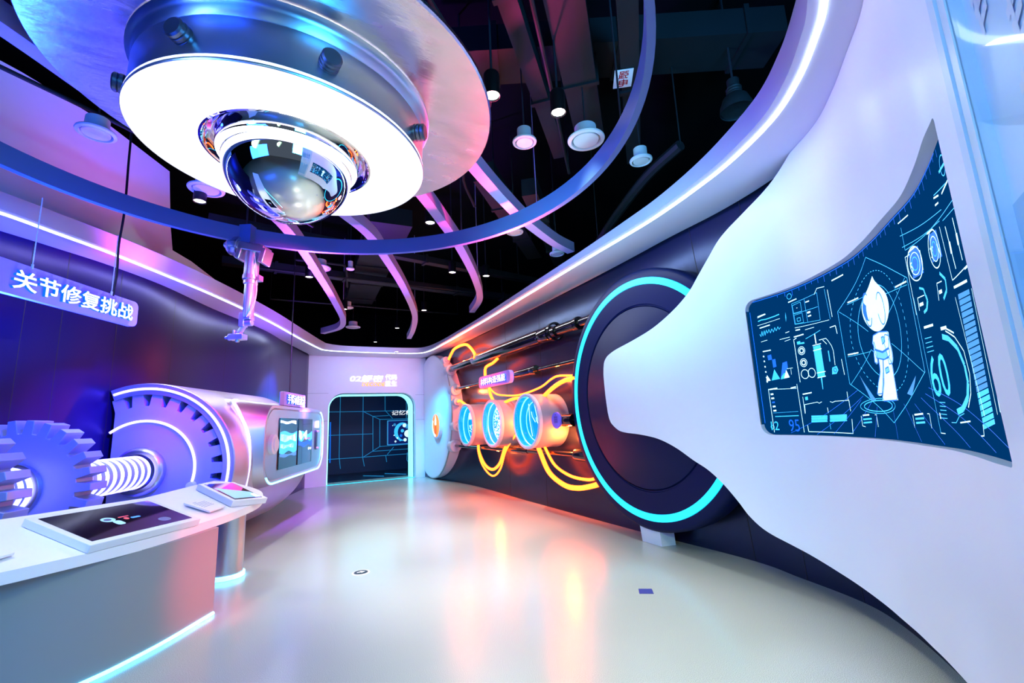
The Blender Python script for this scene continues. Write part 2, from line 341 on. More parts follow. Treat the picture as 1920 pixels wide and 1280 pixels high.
def outer_for(P, x0, x1, zt):
    o = []
    for i, (x, z) in enumerate(P):
        if i < 3: o.append((x0, z))
        elif i >= len(P)-3: o.append((x1, z))
        else:
            cx, cz = (x0+x1)/2, 1.4; dx, dz = x-cx, z-cz; s = min(((x1 if dx > 0 else x0)-cx)/dx if abs(dx) > 1e-6 else 1e9, (zt-cz)/dz if dz > 1e-6 else 1e9)
            o.append((cx+dx*s, cz+dz*s))
    o[3] = (x0, o[3][1]); return o
ol = outer_for(dl, 0.74, 4.2, 3.62)
mb = MB(); rows = []
for o, h in zip(ol, dl): rows.append([V((o[0], 13.76, o[1])), V((h[0], 13.76, h[1])), V((h[0], 13.95, h[1])), V((o[0], 13.95, o[1]))])
mb.loft(rows, wrap=True, caps=True)
k0 = [i for i, p in enumerate(ol) if p[1] > 3.6]; x_lo, x_hi = ol[k0[0]][0], ol[k0[-1]][0]
for a, b in (((0.74, ol[k0[0]-1][1]), (x_lo, 3.62)), ((4.2, ol[k0[-1]+1][1]), (x_hi, 3.62))):
    p3 = (a[0], 3.62); mb.prism([a, b, p3], 0, 0.19, (V((0, 13.76, 0)), V((1, 0, 0)), V((0, 0, 1)), V((0, 1, 0))))
wb = struct('wall_back', mb, 'white_laminate')
mb = MB(); mb.box((1.03, 13.758, 2.52), (0.58, 0.004, 0.006)); mb.box((3.98, 13.758, 2.45), (0.36, 0.004, 0.006)); mb.box((1.03, 13.758, 1.75), (0.58, 0.004, 0.006)); mb.box((3.98, 13.758, 1.7), (0.36, 0.004, 0.006)); obj('panel_seam', mb, 'bezel_side', wb)
# fluted jamb with its glowing lines
mb = MB(); g1 = door_loop(1.32, 3.80, 2.52, 0.42); g2 = door_loop(1.34, 3.78, 2.50, 0.40)
rows = [[V((a[0], 13.96, a[1])), V((b[0], 13.96, b[1])), V((b[0], 14.55, b[1])), V((a[0], 14.55, a[1]))] for a, b in zip(g1, g2)]
mb.loft(rows, wrap=True, caps=True); jamb = struct('door_1', mb, 'reveal_grey')
for k in range(4):
    y = 13.99+k*0.14; g = door_loop(1.345, 3.775, 2.495, 0.395); h = door_loop(1.37, 3.75, 2.47, 0.37); mb = MB()
    rows = [[V((a[0], y, a[1])), V((b[0], y, b[1])), V((b[0], y+0.035, b[1])), V((a[0], y+0.035, a[1]))] for a, b in zip(g, h)]
    mb.loft(rows, wrap=True, caps=True); obj('led_strip', mb, 'led_door', jamb)
mb = MB(); mb.box((2.56, 13.9, 0.004), (2.46, 0.06, 0.008)); struct('trim_1', mb, 'led_cyan')
# the dark blue room seen through the doorway, its far wall drawn over with a glowing grid
mb = MB(); mb.box((3.2, 17.06, 1.9), (6.4, 0.1, 3.8)); struct('wall_inner_back', mb, 'inner_wall')
mb = MB(); mb.box((1.15, 15.5, 1.9), (0.06, 3.0, 3.8)); struct('wall_inner_left', mb, 'inner_wall')
mb = MB(); mb.box((6.4, 15.5, 1.9), (0.06, 3.0, 3.8)); struct('wall_inner_right', mb, 'inner_wall')
mb = MB(); mb.box((3.7, 15.55, 3.5), (5.2, 2.9, 0.06)); struct('ceiling_inner', mb, 'inner_wall')
mb = MB(); mb.box((3.7, 15.78, 0.003), (5.2, 2.5, 0.006)); struct('floor_inner', mb, 'inner_floor')
GRID = [[(2.02, 2.68), (2.02, 0.59), (2.07, 0.18)], [(2.79, 2.67), (2.795, 0.53), (2.86, 0.2)], [(3.563, 2.66), (3.566, 2.116), (3.836, 1.82)], [(4.348, 2.65), (4.345, 1.8)], [(1.6, 2.115), (2.8, 2.1), (4.53, 2.09)], [(1.62, 1.32), (3.14, 1.3)], [(1.64, 0.518), (2.82, 0.512), (4.52, 0.52)], [(2.8, 2.1), (3.135, 1.92), (3.38, 1.8), (4.525, 1.786)], [(3.135, 1.92), (3.7, 1.93)], [(3.135, 1.92), (3.147, 0.69)], [(3.38, 1.8), (3.386, 0.84)], [(2.82, 0.512), (3.386, 0.84), (4.52, 0.866)], [(3.147, 0.69), (4.52, 0.694)], [(3.65, 0.545), (3.877, 0.79)], [(4.38, 0.57), (4.36, 0.306), (4.44, 0.186)], [(3.594, 0.53), (3.633, 0.286)]]
for g in GRID:
    mb = MB(); mb.tube([(x, 16.985, z) for x, z in g], 0.011, 6); struct('trim_2', mb, 'grid_glow')
mb = MB(); mb.tube([(1.712, 16.98, 1.767), (1.729, 16.98, 0.4)], 0.02, 6); struct('trim_3', mb, 'gfx_blue')
for a, b in (((2.6, 15.6), (3.1, 14.9)), ((3.3, 15.7), (3.8, 14.9))):
    mb = MB(); mb.tube([(*a, 0.012), (*b, 0.012)], 0.01, 6); struct('trim_4', mb, 'grid_glow')
lamp('AREA', 'cyan_door_light', (2.6, 14.4, 2.3), (0.15, 0.75, 1.0), 26, (2.6, 13.9, 0.0), 1.6, sy=0.3)
# dark shell of the hall above and around
for nm, c, s in (('wall_far', (0.5, 18.4, 3), (22, 0.1, 6)), ('wall_side_left', (-9.5, 7, 3), (0.1, 22, 6)), ('wall_side_right', (10.2, 7, 3), (0.1, 22, 6))):
    mb = MB(); mb.box(c, s); struct(nm, mb, 'ceiling_black')
# ------------------------------------------------------------------ soffit around the room
OUT = [(1.5, 0.12), (2.25, 0.55), (2.72, 0.90), (2.95, 1.08), (3.25, 1.32), (3.55, 1.58), (3.83, 1.95), (3.98, 2.4), (4.12, 3.0, 3.61), (4.2, 3.75, 3.64), (4.31, 4.85, 3.66), (4.38, 6.42, 3.665), (4.41, 8.34, 3.655), (4.41, 9.8, 3.645), (4.41, 11.9, 3.64), (4.22, 13.3, 3.59), (3.7, 13.74), (2.6, 13.76), (1.5, 13.76), (0.86, 13.7), (0.70, 13.35), (0.18, 11.85), (-0.33, 10.35), (-1.0, 8.83), (-1.48, 7.58), (-1.88, 6.85), (-2.21, 6.40), (-2.49, 6.05), (-3.02, 5.43), (-3.9, 4.6)]
LED = [(1.3, 0.35), (2.0, 0.74), (2.44, 1.0), (2.63, 1.15), (2.89, 1.41), (3.12, 1.74), (3.31, 2.22), (3.41, 2.65), (3.49, 3.15), (3.53, 3.64), (3.57, 4.66), (3.645, 6.16), (3.74, 8.04), (3.79, 9.5), (3.83, 11.2), (3.81, 12.3), (3.55, 12.78), (2.6, 12.88), (1.6, 12.86), (1.12, 12.72), (0.93, 12.45), (0.45, 11.25), (-0.19, 9.5), (-0.89, 7.93), (-1.38, 7.0), (-1.75, 6.34), (-2.055, 5.89), (-2.303, 5.53), (-2.8, 4.95), (-3.6, 4.2)]
FH = [0.22]*5+[0.20, 0.18, 0.15, 0.13, 0.12, 0.09, 0.08, 0.07, 0.07, 0.08, 0.12, 0.14, 0.14, 0.14, 0.16, 0.18, 0.20, 0.20, 0.20, 0.20, 0.18, 0.17, 0.16, 0.16, 0.16]
o_ = catmull([(q[0], q[1], q[2] if len(q) > 2 else 3.58) for q in OUT], 6); l_ = catmull([(x, y, h) for (x, y), h in zip(LED, FH)], 6)
rows = []; led_rows = []
for i, (o, l) in enumerate(zip(o_, l_)):
    t = V(l_[min(i+1, len(l_)-1)])-V(l_[max(i-1, 0)]); t.z = 0; t.normalize(); n = V((-t.y, t.x, 0)); h = l.z; l = V((l.x, l.y, 0))
    f = l+n*0.075; Z = V((0, 0, 1))
    oz = o.z; o = V((o.x, o.y, 0)); rows.append([o+Z*oz, l-n*0.02+Z*3.58, l+n*0.035+Z*3.58, f+Z*3.585, f+Z*(3.585+h), o+Z*max(3.585+h, oz+0.03)])
    led_rows.append([l-n*0.016+Z*3.568, l+n*0.016+Z*3.568, l+n*0.016+Z*3.585, l-n*0.016+Z*3.585])
mb = MB(); mb.loft(rows, wrap=True, caps=True); struct('soffit_trim', mb, 'soffit_paint', sharp=30)
mb = MB(); mb.loft(led_rows, wrap=True, caps=True); obj('led_strip', mb, 'led_white', None, 'bright white LED line running all round the underside of the pale soffit', 'light strip')
# white upper wall standing on the left soffit, its top falling away towards the back
UW = [(-4.6, 4.3, 5.4), (-3.3, 5.35, 5.4), (-2.55, 6.12, 5.4), (-2.0, 6.85, 5.4), (-1.55, 7.8, 5.4), (-1.50, 7.9, 4.62), (-1.46, 7.98, 4.24), (-1.28, 8.35, 4.22), (-1.05, 8.85, 4.14), (-0.83, 9.35, 4.05), (-0.6, 9.9, 3.9), (-0.4, 10.4, 3.78)]
mb = MB(); rows = []
for x, y, z in UW: rows.append([V((x, y, 3.72)), V((x, y, z)), V((x-0.08, y+0.04, z)), V((x-0.08, y+0.04, 3.72))])
mb.loft(rows, wrap=True, caps=True); struct('wall_upper_left', mb, 'white_paint', sharp=20)

# ================================================================== saucer light
N = V((0.045, -0.044, 0.998)).normalized(); DC = V((0.021, 3.232, 3.364)); FR = frame(DC, N, (1, 0, 0)); AT = lambda h: (DC+N*h,)+FR[1:]
ufo = thing('saucer_light', DC, 'large saucer shaped ceiling light with glowing white underside and mirror dome', 'ceiling light')
mb = MB(); mb.lathe([(0.0, 0.42), (1.376, 0.36), (1.385, 0.372), (1.38, 0.40), (1.1, 0.58), (0.5, 0.72), (0.0, 0.74)], FR, 96); obj('saucer_plate', mb, 'saucer_metal', ufo, 'wide polished saucer plate', sharp=30)
mb = MB(); mb.lathe([(0.905, -0.004), (0.908, 0.0), (0.908, 0.012), (0.893, 0.02), (0.893, 0.262), (0.889, 0.266), (0.893, 0.270), (0.895, 0.33), (0.905, 0.355), (0.93, 0.372)], FR, 96); obj('drum', mb, 'satin_steel', ufo, 'satin steel drum', sharp=60)
mb = MB(); mb.lathe([(0.525, 0.004), (0.88, 0.004), (0.90, -0.003), (0.905, 0.002), (0.905, 0.03), (0.525, 0.03)], FR, 96, loop=True); obj('light_panel', mb, 'disc_glow', ufo, 'glowing white ring shaped panel')
mb = MB(); mb.lathe([(0.533, -0.004), (0.52, -0.006), (0.512, 0.0), (0.505, 0.03), (0.49, 0.055), (0.47, 0.06), (0.455, 0.05), (0.446, 0.02), (0.446, -0.038), (0.441, -0.046)], FR, 96); obj('recess', mb, 'chrome', ufo, 'mirror polished recess')
mb = MB(); mb.lathe([(0.440, -0.044), (0.436, -0.052), (0.405, -0.052), (0.405, -0.03), (0.440, -0.03)], FR, 96, loop=True); obj('glow_ring', mb, 'ring_glow', ufo, 'glowing white ring round the dome')
mb = MB(); mb.lathe([(0.413*math.cos(R(a)), -0.045-0.40*math.sin(R(a))) for a in range(0, 91, 3)], FR, 96); obj('dome', mb, 'chrome', ufo, 'mirror chrome dome', sharp=80)
for k in range(8):
    a = R(-34-46*k) if k < 4 else R(-34-46*3-44*(k-3)); d = FR[1]*math.cos(a)+FR[2]*math.sin(a); f2 = frame(DC+N*0.146+d*0.885, d)
    mb = MB(); mb.lathe([(0.0, 0.075), (0.045, 0.075), (0.055, 0.066), (0.055, 0.05), (0.050, 0.045), (0.056, 0.04), (0.056, 0.022), (0.05, 0.018), (0.056, 0.013), (0.056, 0.0)], f2, 24); obj('bolt', mb, 'bolt_metal', ufo)
for x, y in ((0.45, 3.6), (-0.45, 3.6), (0.0, 2.75)):
    mb = MB(); mb.tube([(x, y, 4.02), (x, y, 6.0)], 0.012, 8); obj('hanging_rod', mb, 'rod_black', ufo)
# ================================================================== hanging ring and curved beams
RC = V((0.044, 3.225, 3.60)); fr = UPF(*RC)
ring = thing('ceiling_ring', RC, 'large thin grey blue hoop hung level around the saucer light', 'ceiling ring')
mb = MB(); mb.lathe([(2.385, 0.0), (2.435, 0.0), (2.435, 0.175), (2.385, 0.175)], fr, 128, loop=True); obj('band', mb, 'ring_paint', ring)
for a in (40, 100, 160, 220, 280, 340):
    p = RC+V((2.41*math.cos(R(a)), 2.41*math.sin(R(a)), 0.17)); mb = MB(); mb.tube([p, V((p.x, p.y, 6.0))], 0.008, 6); obj('hanging_rod', mb, 'rod_black', ring)
BEAMS = [([(-3.2, 1.4), (-2.3, 2.35), (-1.55, 3.3), (-1.08, 4.03), (-0.48, 4.82), (0.02, 5.72), (0.56, 7.55), (1.0, 9.25), (1.27, 10.5), (1.28, 11.35), (0.98, 12.05)], 'curved violet lit ceiling beam passing closest to the left soffit, its end hooking back'),
         ([(-1.4, 2.6), (-0.6, 3.6), (0.0, 4.3), (0.50, 4.97), (0.93, 5.52), (1.25, 6.15), (1.94, 7.70), (2.62, 9.5), (2.99, 11.0), (3.2, 12.2)], 'curved violet lit ceiling beam second from the left soffit, ending above the doorway'),
         ([(-0.9, 1.9), (0.0, 2.95), (0.7, 3.7), (1.21, 4.25), (1.72, 4.92), (2.2, 5.6), (2.9, 6.75), (3.45, 7.85), (3.72, 8.9)], 'curved pink lit ceiling beam third from the left soffit, ending at the right soffit'),
         ([(-0.2, 1.8), (0.6, 2.6), (1.1, 3.15), (1.60, 3.65), (2.32, 4.27), (2.7, 4.55), (3.3, 4.93), (3.72, 5.12)], 'curved beam closest to the right soffit, cyan lit near its end')]
for P, lab in BEAMS:
    C_ = catmull([(x, y, 3.88) for x, y in P], 8); rows = []
    for i, p in enumerate(C_):
        t = (C_[min(i+1, len(C_)-1)]-C_[max(i-1, 0)]).normalized(); n = V((-t.y, t.x, 0))*0.06; Z = V((0, 0, 0.14))
        rows.append([p-n, p+n, p+n+Z, p-n+Z])
    mb = MB(); mb.loft(rows, wrap=True, caps=True)
    for q in (C_[12], C_[-14]): mb.tube([q+V((0, 0, 0.13)), V((q.x, q.y, 6.0))], 0.006, 6)
    obj('curved_beam', mb, 'beam_paint', None, lab, 'ceiling beam', 'curved beams under the dark ceiling')
# ================================================================== robot arm hanging from the ring
A0 = V((-0.35, 5.58, 3.60)); rt = V((0.885, -0.465, 0)); fw = V((0.465, 0.885, 0)); ZZ = V((0, 0, 1)); K = 0.955
def ap(r, z, f=0): return A0+rt*(r*K)+ZZ*(z*K)+fw*f
arm = thing('robot_arm', A0, 'pale metal robot arm hanging down from the grey hoop', 'robot arm')
ax = (rt, fw, ZZ)
mb = MB(); mb.box(ap(-0.01, 0.08, 0.0), (0.13, 0.11, 0.24), ax); obj('bracket', mb, 'ring_paint', arm, 'grey sleeve clamped round the hoop')
bt = (rt*0.97-ZZ*0.22).normalized(); bz = fw.cross(bt)*-1; axb = (bt, fw, bz)
mb = MB(); mb.box(ap(0.08, -0.085), (0.30, 0.17, 0.085), axb); mb.box(ap(-0.05, -0.13), (0.05, 0.17, 0.17), axb); mb.box(ap(0.22, -0.19), (0.055, 0.17, 0.17), axb)
for q in (-0.02, 0.07, 0.16): mb.box(ap(q, -0.02-q*0.22), (0.05, 0.10, 0.035), axb)
obj('shoulder', mb, 'arm_metal', arm, bevel=0.008)
mb = MB(); mb.lathe([(0.0, 0.0), (0.115, 0.0), (0.118, 0.05), (0.105, 0.075), (0.105, 0.10), (0.085, 0.125), (0.045, 0.135), (0.045, 0.165), (0.03, 0.17), (0.03, 0.185), (0, 0.185)], frame(ap(-0.075, -0.055), -bt), 32); obj('motor', mb, 'arm_metal', arm, 'round motor housing at the shoulder')
dn = (ap(0.055, -0.9)-ap(0.065, -0.12)).normalized(); T0 = ap(0.065, -0.13); f3 = frame(T0, dn)
mb = MB(); mb.lathe([(0, 0), (0.074, 0.0), (0.074, 0.27), (0.07, 0.28), (0.0, 0.28)], f3, 28); obj('upper_tube', mb, 'arm_metal', arm)
mb = MB(); mb.lathe([(0.06, 0.265), (0.083, 0.265), (0.083, 0.31), (0.07, 0.325), (0.07, 0.36), (0.056, 0.37)], f3, 28); mb.box(T0+dn*0.30+rt*0.09, (0.05, 0.08, 0.06), ax); obj('collar', mb, 'arm_metal', arm)
mb = MB(); mb.lathe([(0, 0.27), (0.057, 0.28), (0.055, 0.72), (0.05, 0.74), (0, 0.74)], f3, 28); obj('lower_tube', mb, 'arm_metal', arm)
mb = MB(); mb.box(ap(0.005, -0.93), (0.055, 0.09, 0.15), ax); mb.box(ap(0.06, -0.90), (0.085, 0.09, 0.06), ax); mb.lathe([(0, -0.05), (0.036, -0.05), (0.036, 0.05), (0, 0.05)], frame(ap(0.055, -0.965), rt), 20); obj('wrist', mb, 'arm_metal', arm, bevel=0.006)
mb = MB(); mb.tube([ap(0.03, -0.97), ap(-0.05, -1.10)], 0.028, 12); obj('forearm', mb, 'arm_metal', arm)
mb = MB(); mb.box(ap(-0.05, -1.125), (0.16, 0.10, 0.06), ax); mb.box(ap(-0.075, -1.08), (0.02, 0.08, 0.06), ax); mb.lathe([(0, 0), (0.03, 0), (0.034, 0.03), (0.018, 0.05), (0.014, 0.075), (0, 0.08)], frame(ap(-0.115, -1.125), -rt), 18); mb.lathe([(0, 0), (0.022, 0), (0.022, 0.03), (0, 0.03)], frame(ap(-0.05, -1.15), -ZZ), 18); obj('gripper', mb, 'arm_metal', arm, bevel=0.006)
for P in ([(0.13, -0.20), (0.15, -0.33), (0.165, -0.44)], [(0.165, -0.49), (0.172, -0.62), (0.15, -0.78), (0.09, -0.90)], [(0.165, -0.49), (0.165, -0.66), (0.13, -0.80), (0.075, -0.91)]):
    mb = MB(); mb.tube(catmull([ap(a, b, -0.06) for a, b in P], 6), 0.005, 6); obj('cable', mb, 'cable_white', arm)
# ================================================================== hanging signs
def sign(name, label, O, X, w, h, body, tw, th, depth=0.05, r=0.05, board='sign_board', bold=0.012, group=None, off=(0, 0)):
    X = V(X).normalized(); Y = V((0, 0, 1)); Z = X.cross(Y); t = thing(name, O, label, 'sign'); F = (V(O), X, Y, Z)
    mb = MB(); mb.prism(rrect(w, h, r), -depth, 0, F); obj('board', mb, board, t)
    mb = MB(); mb.prism(rrect(w-0.004, h-0.004, r), -depth-0.008, -depth, F); obj('glow_edge', mb, 'sign_blue_edge', t, 'blue glowing back edge')
    mb = text_mb(body, (F[0]+X*off[0]+Y*off[1]+Z*0.001, X, Y, Z), tw, th, 0.022, bold); obj('letter_sides', mb, 'sign_blue_edge', t, 'blue letter sides, their shade painted in')  # blue emission stands in for the shaded sides of the letters
    mb = text_mb(body, (F[0]+X*off[0]+Y*off[1]+Z*0.0235, X, Y, Z), tw, th, 0.002, bold); obj('lettering', mb, 'sign_white', t, 'glowing white characters'); return t, F
s1, F1 = sign('hanging_sign', 'long rounded violet board with large glowing characters hung before the left wall', (-1.69, 5.41, 2.815), (0.423, 0.906, 0), 1.52, 0.27, '关节修复挑战', 1.22, 0.165, r=0.06, bold=0.014, off=(0.055, -0.005))
for u in (-0.40, 0.40):
    p = F1[0]+F1[1]*u+ZZ*0.13; mb = MB(); mb.tube([p, V((p.x, p.y, 3.575))], 0.004, 6); mb.tube([p-ZZ*0.01, p+ZZ*0.03], 0.009, 8); obj('wire', mb, 'cable_white', s1)
p = F1[0]+F1[1]*0.42+ZZ*0.12; mb = MB(); mb.tube(catmull([p, p+V((0.01, 0.0, 0.25)), p+V((0.0, 0.0, 0.55)), p+V((0.02, -0.02, 0.95)), p+V((0.0, 0, 1.7)), p+V((0, 0, 3.0))], 6), 0.011, 8); obj('cable', mb, 'cable_black', s1)
# ================================================================== motor barrel along the left wall
BN = V((math.sin(R(19)), math.cos(R(19)), 0)); BA = V((math.cos(R(19)), -math.sin(R(19)), 0)); B0 = V((-1.382, 6.87, 1.115))
BF = (B0, BA, ZZ, BN); LIM = R(112)
def bp(a, z, t): return B0+BA*a+ZZ*z+BN*t
barrel = thing('motor_barrel', bp(0, -1.115, 0), 'big brushed metal motor barrel lying along the left wall behind the counter', 'motor model')
mb = MB(); mb.lathe([(0.90, 0.30), (0.90, 0.0), (1.025, 0.0), (1.035, 0.012), (1.045, 1.2), (1.06, 2.8), (1.03, 3.1), (0.86, 3.5), (0.6, 3.75)], BF, 72, -LIM, LIM); obj('shell', mb, 'barrel_metal', barrel, 'brushed metal shell')
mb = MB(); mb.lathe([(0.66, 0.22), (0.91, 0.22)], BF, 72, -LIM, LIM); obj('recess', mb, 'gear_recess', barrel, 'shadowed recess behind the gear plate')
def gear_outline(rt_, rr, n, f_tip=0.30, f_root=0.36, lo=None, hi=None, ph=0.0):
    o = []
    for k in range(n):
        c = 2*math.pi*k/n+ph; p = math.pi/n
        for a, r in ((c-p*(1-f_root)-0.0, rr), (c-p*f_tip*1.25, rt_), (c+p*f_tip*1.25, rt_), (c+p*(1-f_root), rr)): o.append((a, r))
    if lo is not None: o = sorted([((a+math.pi) % (2*math.pi)-math.pi, r) for a, r in o]); o = [q for q in o if lo <= q[0] <= hi]
    return [(r*math.cos(a), r*math.sin(a)) for a, r in o]
mb = MB(); mb.prism(gear_outline(0.915, 0.765, 26, 0.42, 0.28, -R(116), R(116)), 0.03, 0.2, BF); obj('gear_plate', mb, 'gear_paint', barrel, 'toothed gear plate closing the end', sharp=20)
def arc(r, t, a0, a1, n=64): return [B0+BA*(r*math.cos(a))+ZZ*(r*math.sin(a))+BN*t for a in [a0+(a1-a0)*i/n for i in range(n+1)]]
mb = MB(); mb.tube(arc(0.968, -0.004, -R(105), R(111)), 0.015, 8); obj('led_arc', mb, 'led_violet', barrel, 'bright LED arc on the rim')
mb = MB(); mb.tube(arc(0.585, 0.02, -R(14), R(128)), 0.015, 8); obj('led_arc', mb, 'led_violet', barrel, 'bright LED arc on the gear plate')
mb = MB(); mb.lathe([(0, 0), (0.05, 0), (0.045, 0.06), (0, 0.065)], frame(bp(0.57, -0.19, 0.03), -BN), 20); obj('end_cap', mb, 'fitting_white', barrel)
mb = MB(); mb.lathe([(0.17, 0.03), (0.275, 0.03), (0.28, -0.02), (0.265, -0.055), (0.245, -0.07), (0.205, -0.07), (0.18, -0.04)], BF, 48); obj('hub', mb, 'satin_steel', barrel, 'shiny collar round the shaft')
# shaft with glowing bellows
shaft = thing('bellows_shaft', bp(0, -0.19, -0.7), 'horizontal ribbed shaft of glowing white rings running into the motor barrel', 'shaft')
def bellows(parent, t0, t1, n, r=0.178):
    prof = [(0.0, t0)]
    for k in range(n): a = t0+(t1-t0)*k/n; b = (t1-t0)/n; prof += [(r-0.018, a), (r, a+b*0.3), (r, a+b*0.6), (r-0.018, a+b*0.9)]
    mb = MB(); mb.lathe(prof+[(0, t1)], BF, 40); obj('bellows', mb, 'gear_paint', parent)
    for k in range(n):
        t = t0+(t1-t0)*(k+0.45)/n; mb = MB(); mb.lathe([(r-0.004, t-0.022), (r+0.010, t-0.015), (r+0.010, t+0.015), (r-0.004, t+0.022)], BF, 40); obj('led_ring', mb, 'bellows_led', parent)
bellows(shaft, -1.38, -0.06, 12)
bellows(shaft, -2.02, -1.62, 5, 0.185)
mb = MB(); mb.lathe([(0, -2.9), (0.09, -2.9), (0.09, -1.3), (0, -1.3)], BF, 24); obj('axle', mb, 'satin_steel', shaft)
for t, lab, ph in ((-1.6, 'large violet lit gear wheel on the shaft beside the barrel, behind the other gear', 0.0), (-2.35, 'front gear wheel on the shaft, cut by the left edge of the view', 0.06)):
    g = thing('gear_wheel', bp(0, -0.58, t+0.1), lab, 'gear wheel', 'gear wheels on the shaft')
    f = (B0+BN*t, BA, ZZ, BN); mb = MB(); mb.prism(gear_outline(0.578, 0.465, 26, 0.34, 0.30, ph=ph), 0.0, 0.20, f); obj('toothed_disc', mb, 'gear_paint', g, sharp=20, bevel=0.004)
    mb = MB(); mb.lathe([(0.15, 0.0), (0.225, 0.0), (0.22, -0.03), (0.205, -0.04), (0.15, -0.04)], f, 40); obj('hub', mb, 'satin_steel', g, 'shiny hub ring')
# ================================================================== screen console bulging from the barrel
CO = bp(1.15, 0.22, 2.05); CF = (CO, BN, ZZ, BA)
con = thing('screen_console', bp(1.0, -0.4, 2.05), 'rounded metal screen console with two screens bulging from the side of the barrel', 'console')
f0 = rrect(3.0, 1.12, 0.36, 8); f1 = rrect(3.24, 1.24, 0.42, 8); f2_ = rrect(3.5, 1.34, 0.46, 8)
rows = [[CO+BN*x+ZZ*z+BA*h for x, z in P] for P, h in ((f2_, -0.62), (f1, -0.3), (f0, -0.03), (rrect(2.98, 1.10, 0.35, 8), 0.0), (rrect(2.90, 1.02, 0.32, 8), 0.0), (rrect(2.86, 0.98, 0.31, 8), -0.02))]
mb = MB(); mb.loft(rows, wrap=True, caps=True); obj('housing', mb, 'barrel_metal', con, sharp=40)
mb = MB(); mb.prism(rrect(2.84, 0.97, 0.30, 8), -0.02, -0.008, CF); obj('face_plate', mb, 'satin_steel', con, 'flat metal face plate')
e = [p for p in rrect(2.95, 1.07, 0.34, 8) if p[1] < -0.2 or p[0] > 1.25]; e.sort(key=lambda p: math.atan2(p[1], p[0]) if True else 0)
mb = MB(); mb.tube([CO+BN*x+ZZ*z+BA*0.004 for x, z in [q for q in e if not (q[0] < -1.2 and q[1] > -0.4)]], 0.012, 8); obj('led_line', mb, 'led_ice', con, 'glowing edge line')
mb = MB(); mb.tube(catmull([CO+BN*x+ZZ*z+BA*h for x, z, h in ((-1.36, 0.62, -0.42), (-1.52, 0.60, -0.40), (-1.57, 0.45, -0.30), (-1.60, 0.15, -0.16), (-1.62, -0.2, -0.12), (-1.60, -0.50, -0.16), (-1.52, -0.56, -0.2))], 8), 0.02, 8); obj('led_line', mb, 'led_violet', con, 'thick glowing line at the near end')
def conscreen(x0, x1, bits):
    w = x1-x0; f = (CO+BN*((x0+x1)/2)+ZZ*0.0, BN, ZZ, BA); mb = MB(); mb.prism(rrect(w, 0.74, 0.01), -0.008, 0.006, f); s = obj('screen', mb, 'screen_glass', con, 'dark screen')
    for m, P in bits:
        mb = MB(); mb.prism(P, 0.006, 0.008, (CO, BN, ZZ, BA)); obj('screen_image', mb, m, s)
def wavy(x0, x1, zt, zb, a, ph): 
    n = 14; return [(x0+(x1-x0)*i/n, zt+a*math.sin(ph+i*0.5)) for i in range(n+1)]+[(x1-(x1-x0)*i/n, zb+a*math.sin(ph+3+i*0.7)) for i in range(n+1)]
conscreen(-0.93, -0.13, [('gfx_cyan', wavy(-0.92, -0.14, 0.16, -0.14, 0.02, 0)), ('gfx_white', wavy(-0.90, -0.15, 0.12, 0.03, 0.015, 1)), ('gfx_white', wavy(-0.92, -0.2, 0.33, 0.29, 0.01, 2)), ('gfx_white', wavy(-0.9, -0.3, -0.02, -0.07, 0.01, 1)), ('gfx_mid', wavy(-0.9, -0.15, -0.16, -0.2, 0.01, 1))])
conscreen(-0.06, 0.72, [('gfx_cyan', wavy(-0.05, 0.71, 0.14, 0.02, 0.03, 0)), ('gfx_white', wavy(-0.04, 0.4, 0.15, 0.05, 0.03, 1)), ('gfx_blue', wavy(-0.05, 0.71, 0.0, -0.08, 0.02, 2)), ('display_red', wavy(0.2, 0.6, 0.06, 0.03, 0.008, 0)), ('gfx_white', wavy(0.5, 0.68, -0.12, -0.15, 0.008, 0))])
mb = MB(); mb.lathe([(0, 0.06), (0.12, 0.06), (0.135, 0.05), (0.14, 0.0)], frame(CO+BN*-1.2+BA*-0.01, BA), 36); mb.lathe([(0, 0.075), (0.09, 0.075), (0.10, 0.06)], frame(CO+BN*-1.2+BA*-0.01, BA), 36); obj('dial', mb, 'fitting_white', con, 'round pale dial')
mb = MB(); mb.prism(rrect(0.085, 0.36, 0.04), -0.008, 0.012, (CO+BN*1.02, BN, ZZ, BA)); h = obj('handle_plate', mb, 'bolt_metal', con, 'dark grip plate')
for z in (0.15, -0.15): mb = MB(); mb.lathe([(0, 0.05), (0.02, 0.05), (0.02, 0)], frame(CO+BN*1.02+ZZ*z, BA), 16); obj('grip', mb, 'fitting_white', h)
mb = MB(); mb.prism(rrect(0.12, 0.13, 0.02), -0.008, 0.02, (CO+BN*1.06+ZZ*0.28, BN, ZZ, BA)); obj('lamp', mb, 'sign_white', con, 'small square white lamp')
s2, F2 = sign('hanging_sign', 'small pale board with white characters standing on top of the screen console', CO+BN*-0.27+ZZ*0.665+BA*0.0, BN, 1.05, 0.21, '手臂动能激活', 0.86, 0.15, r=0.02, depth=0.06, board='reveal_grey', bold=0.01)
p = F2[0]+F2[1]*-0.2+ZZ*0.1-BA*0.03; mb = MB(); mb.tube([p, V((p.x, p.y, 6.0))], 0.008, 8); obj('cable', mb, 'cable_black', s2)
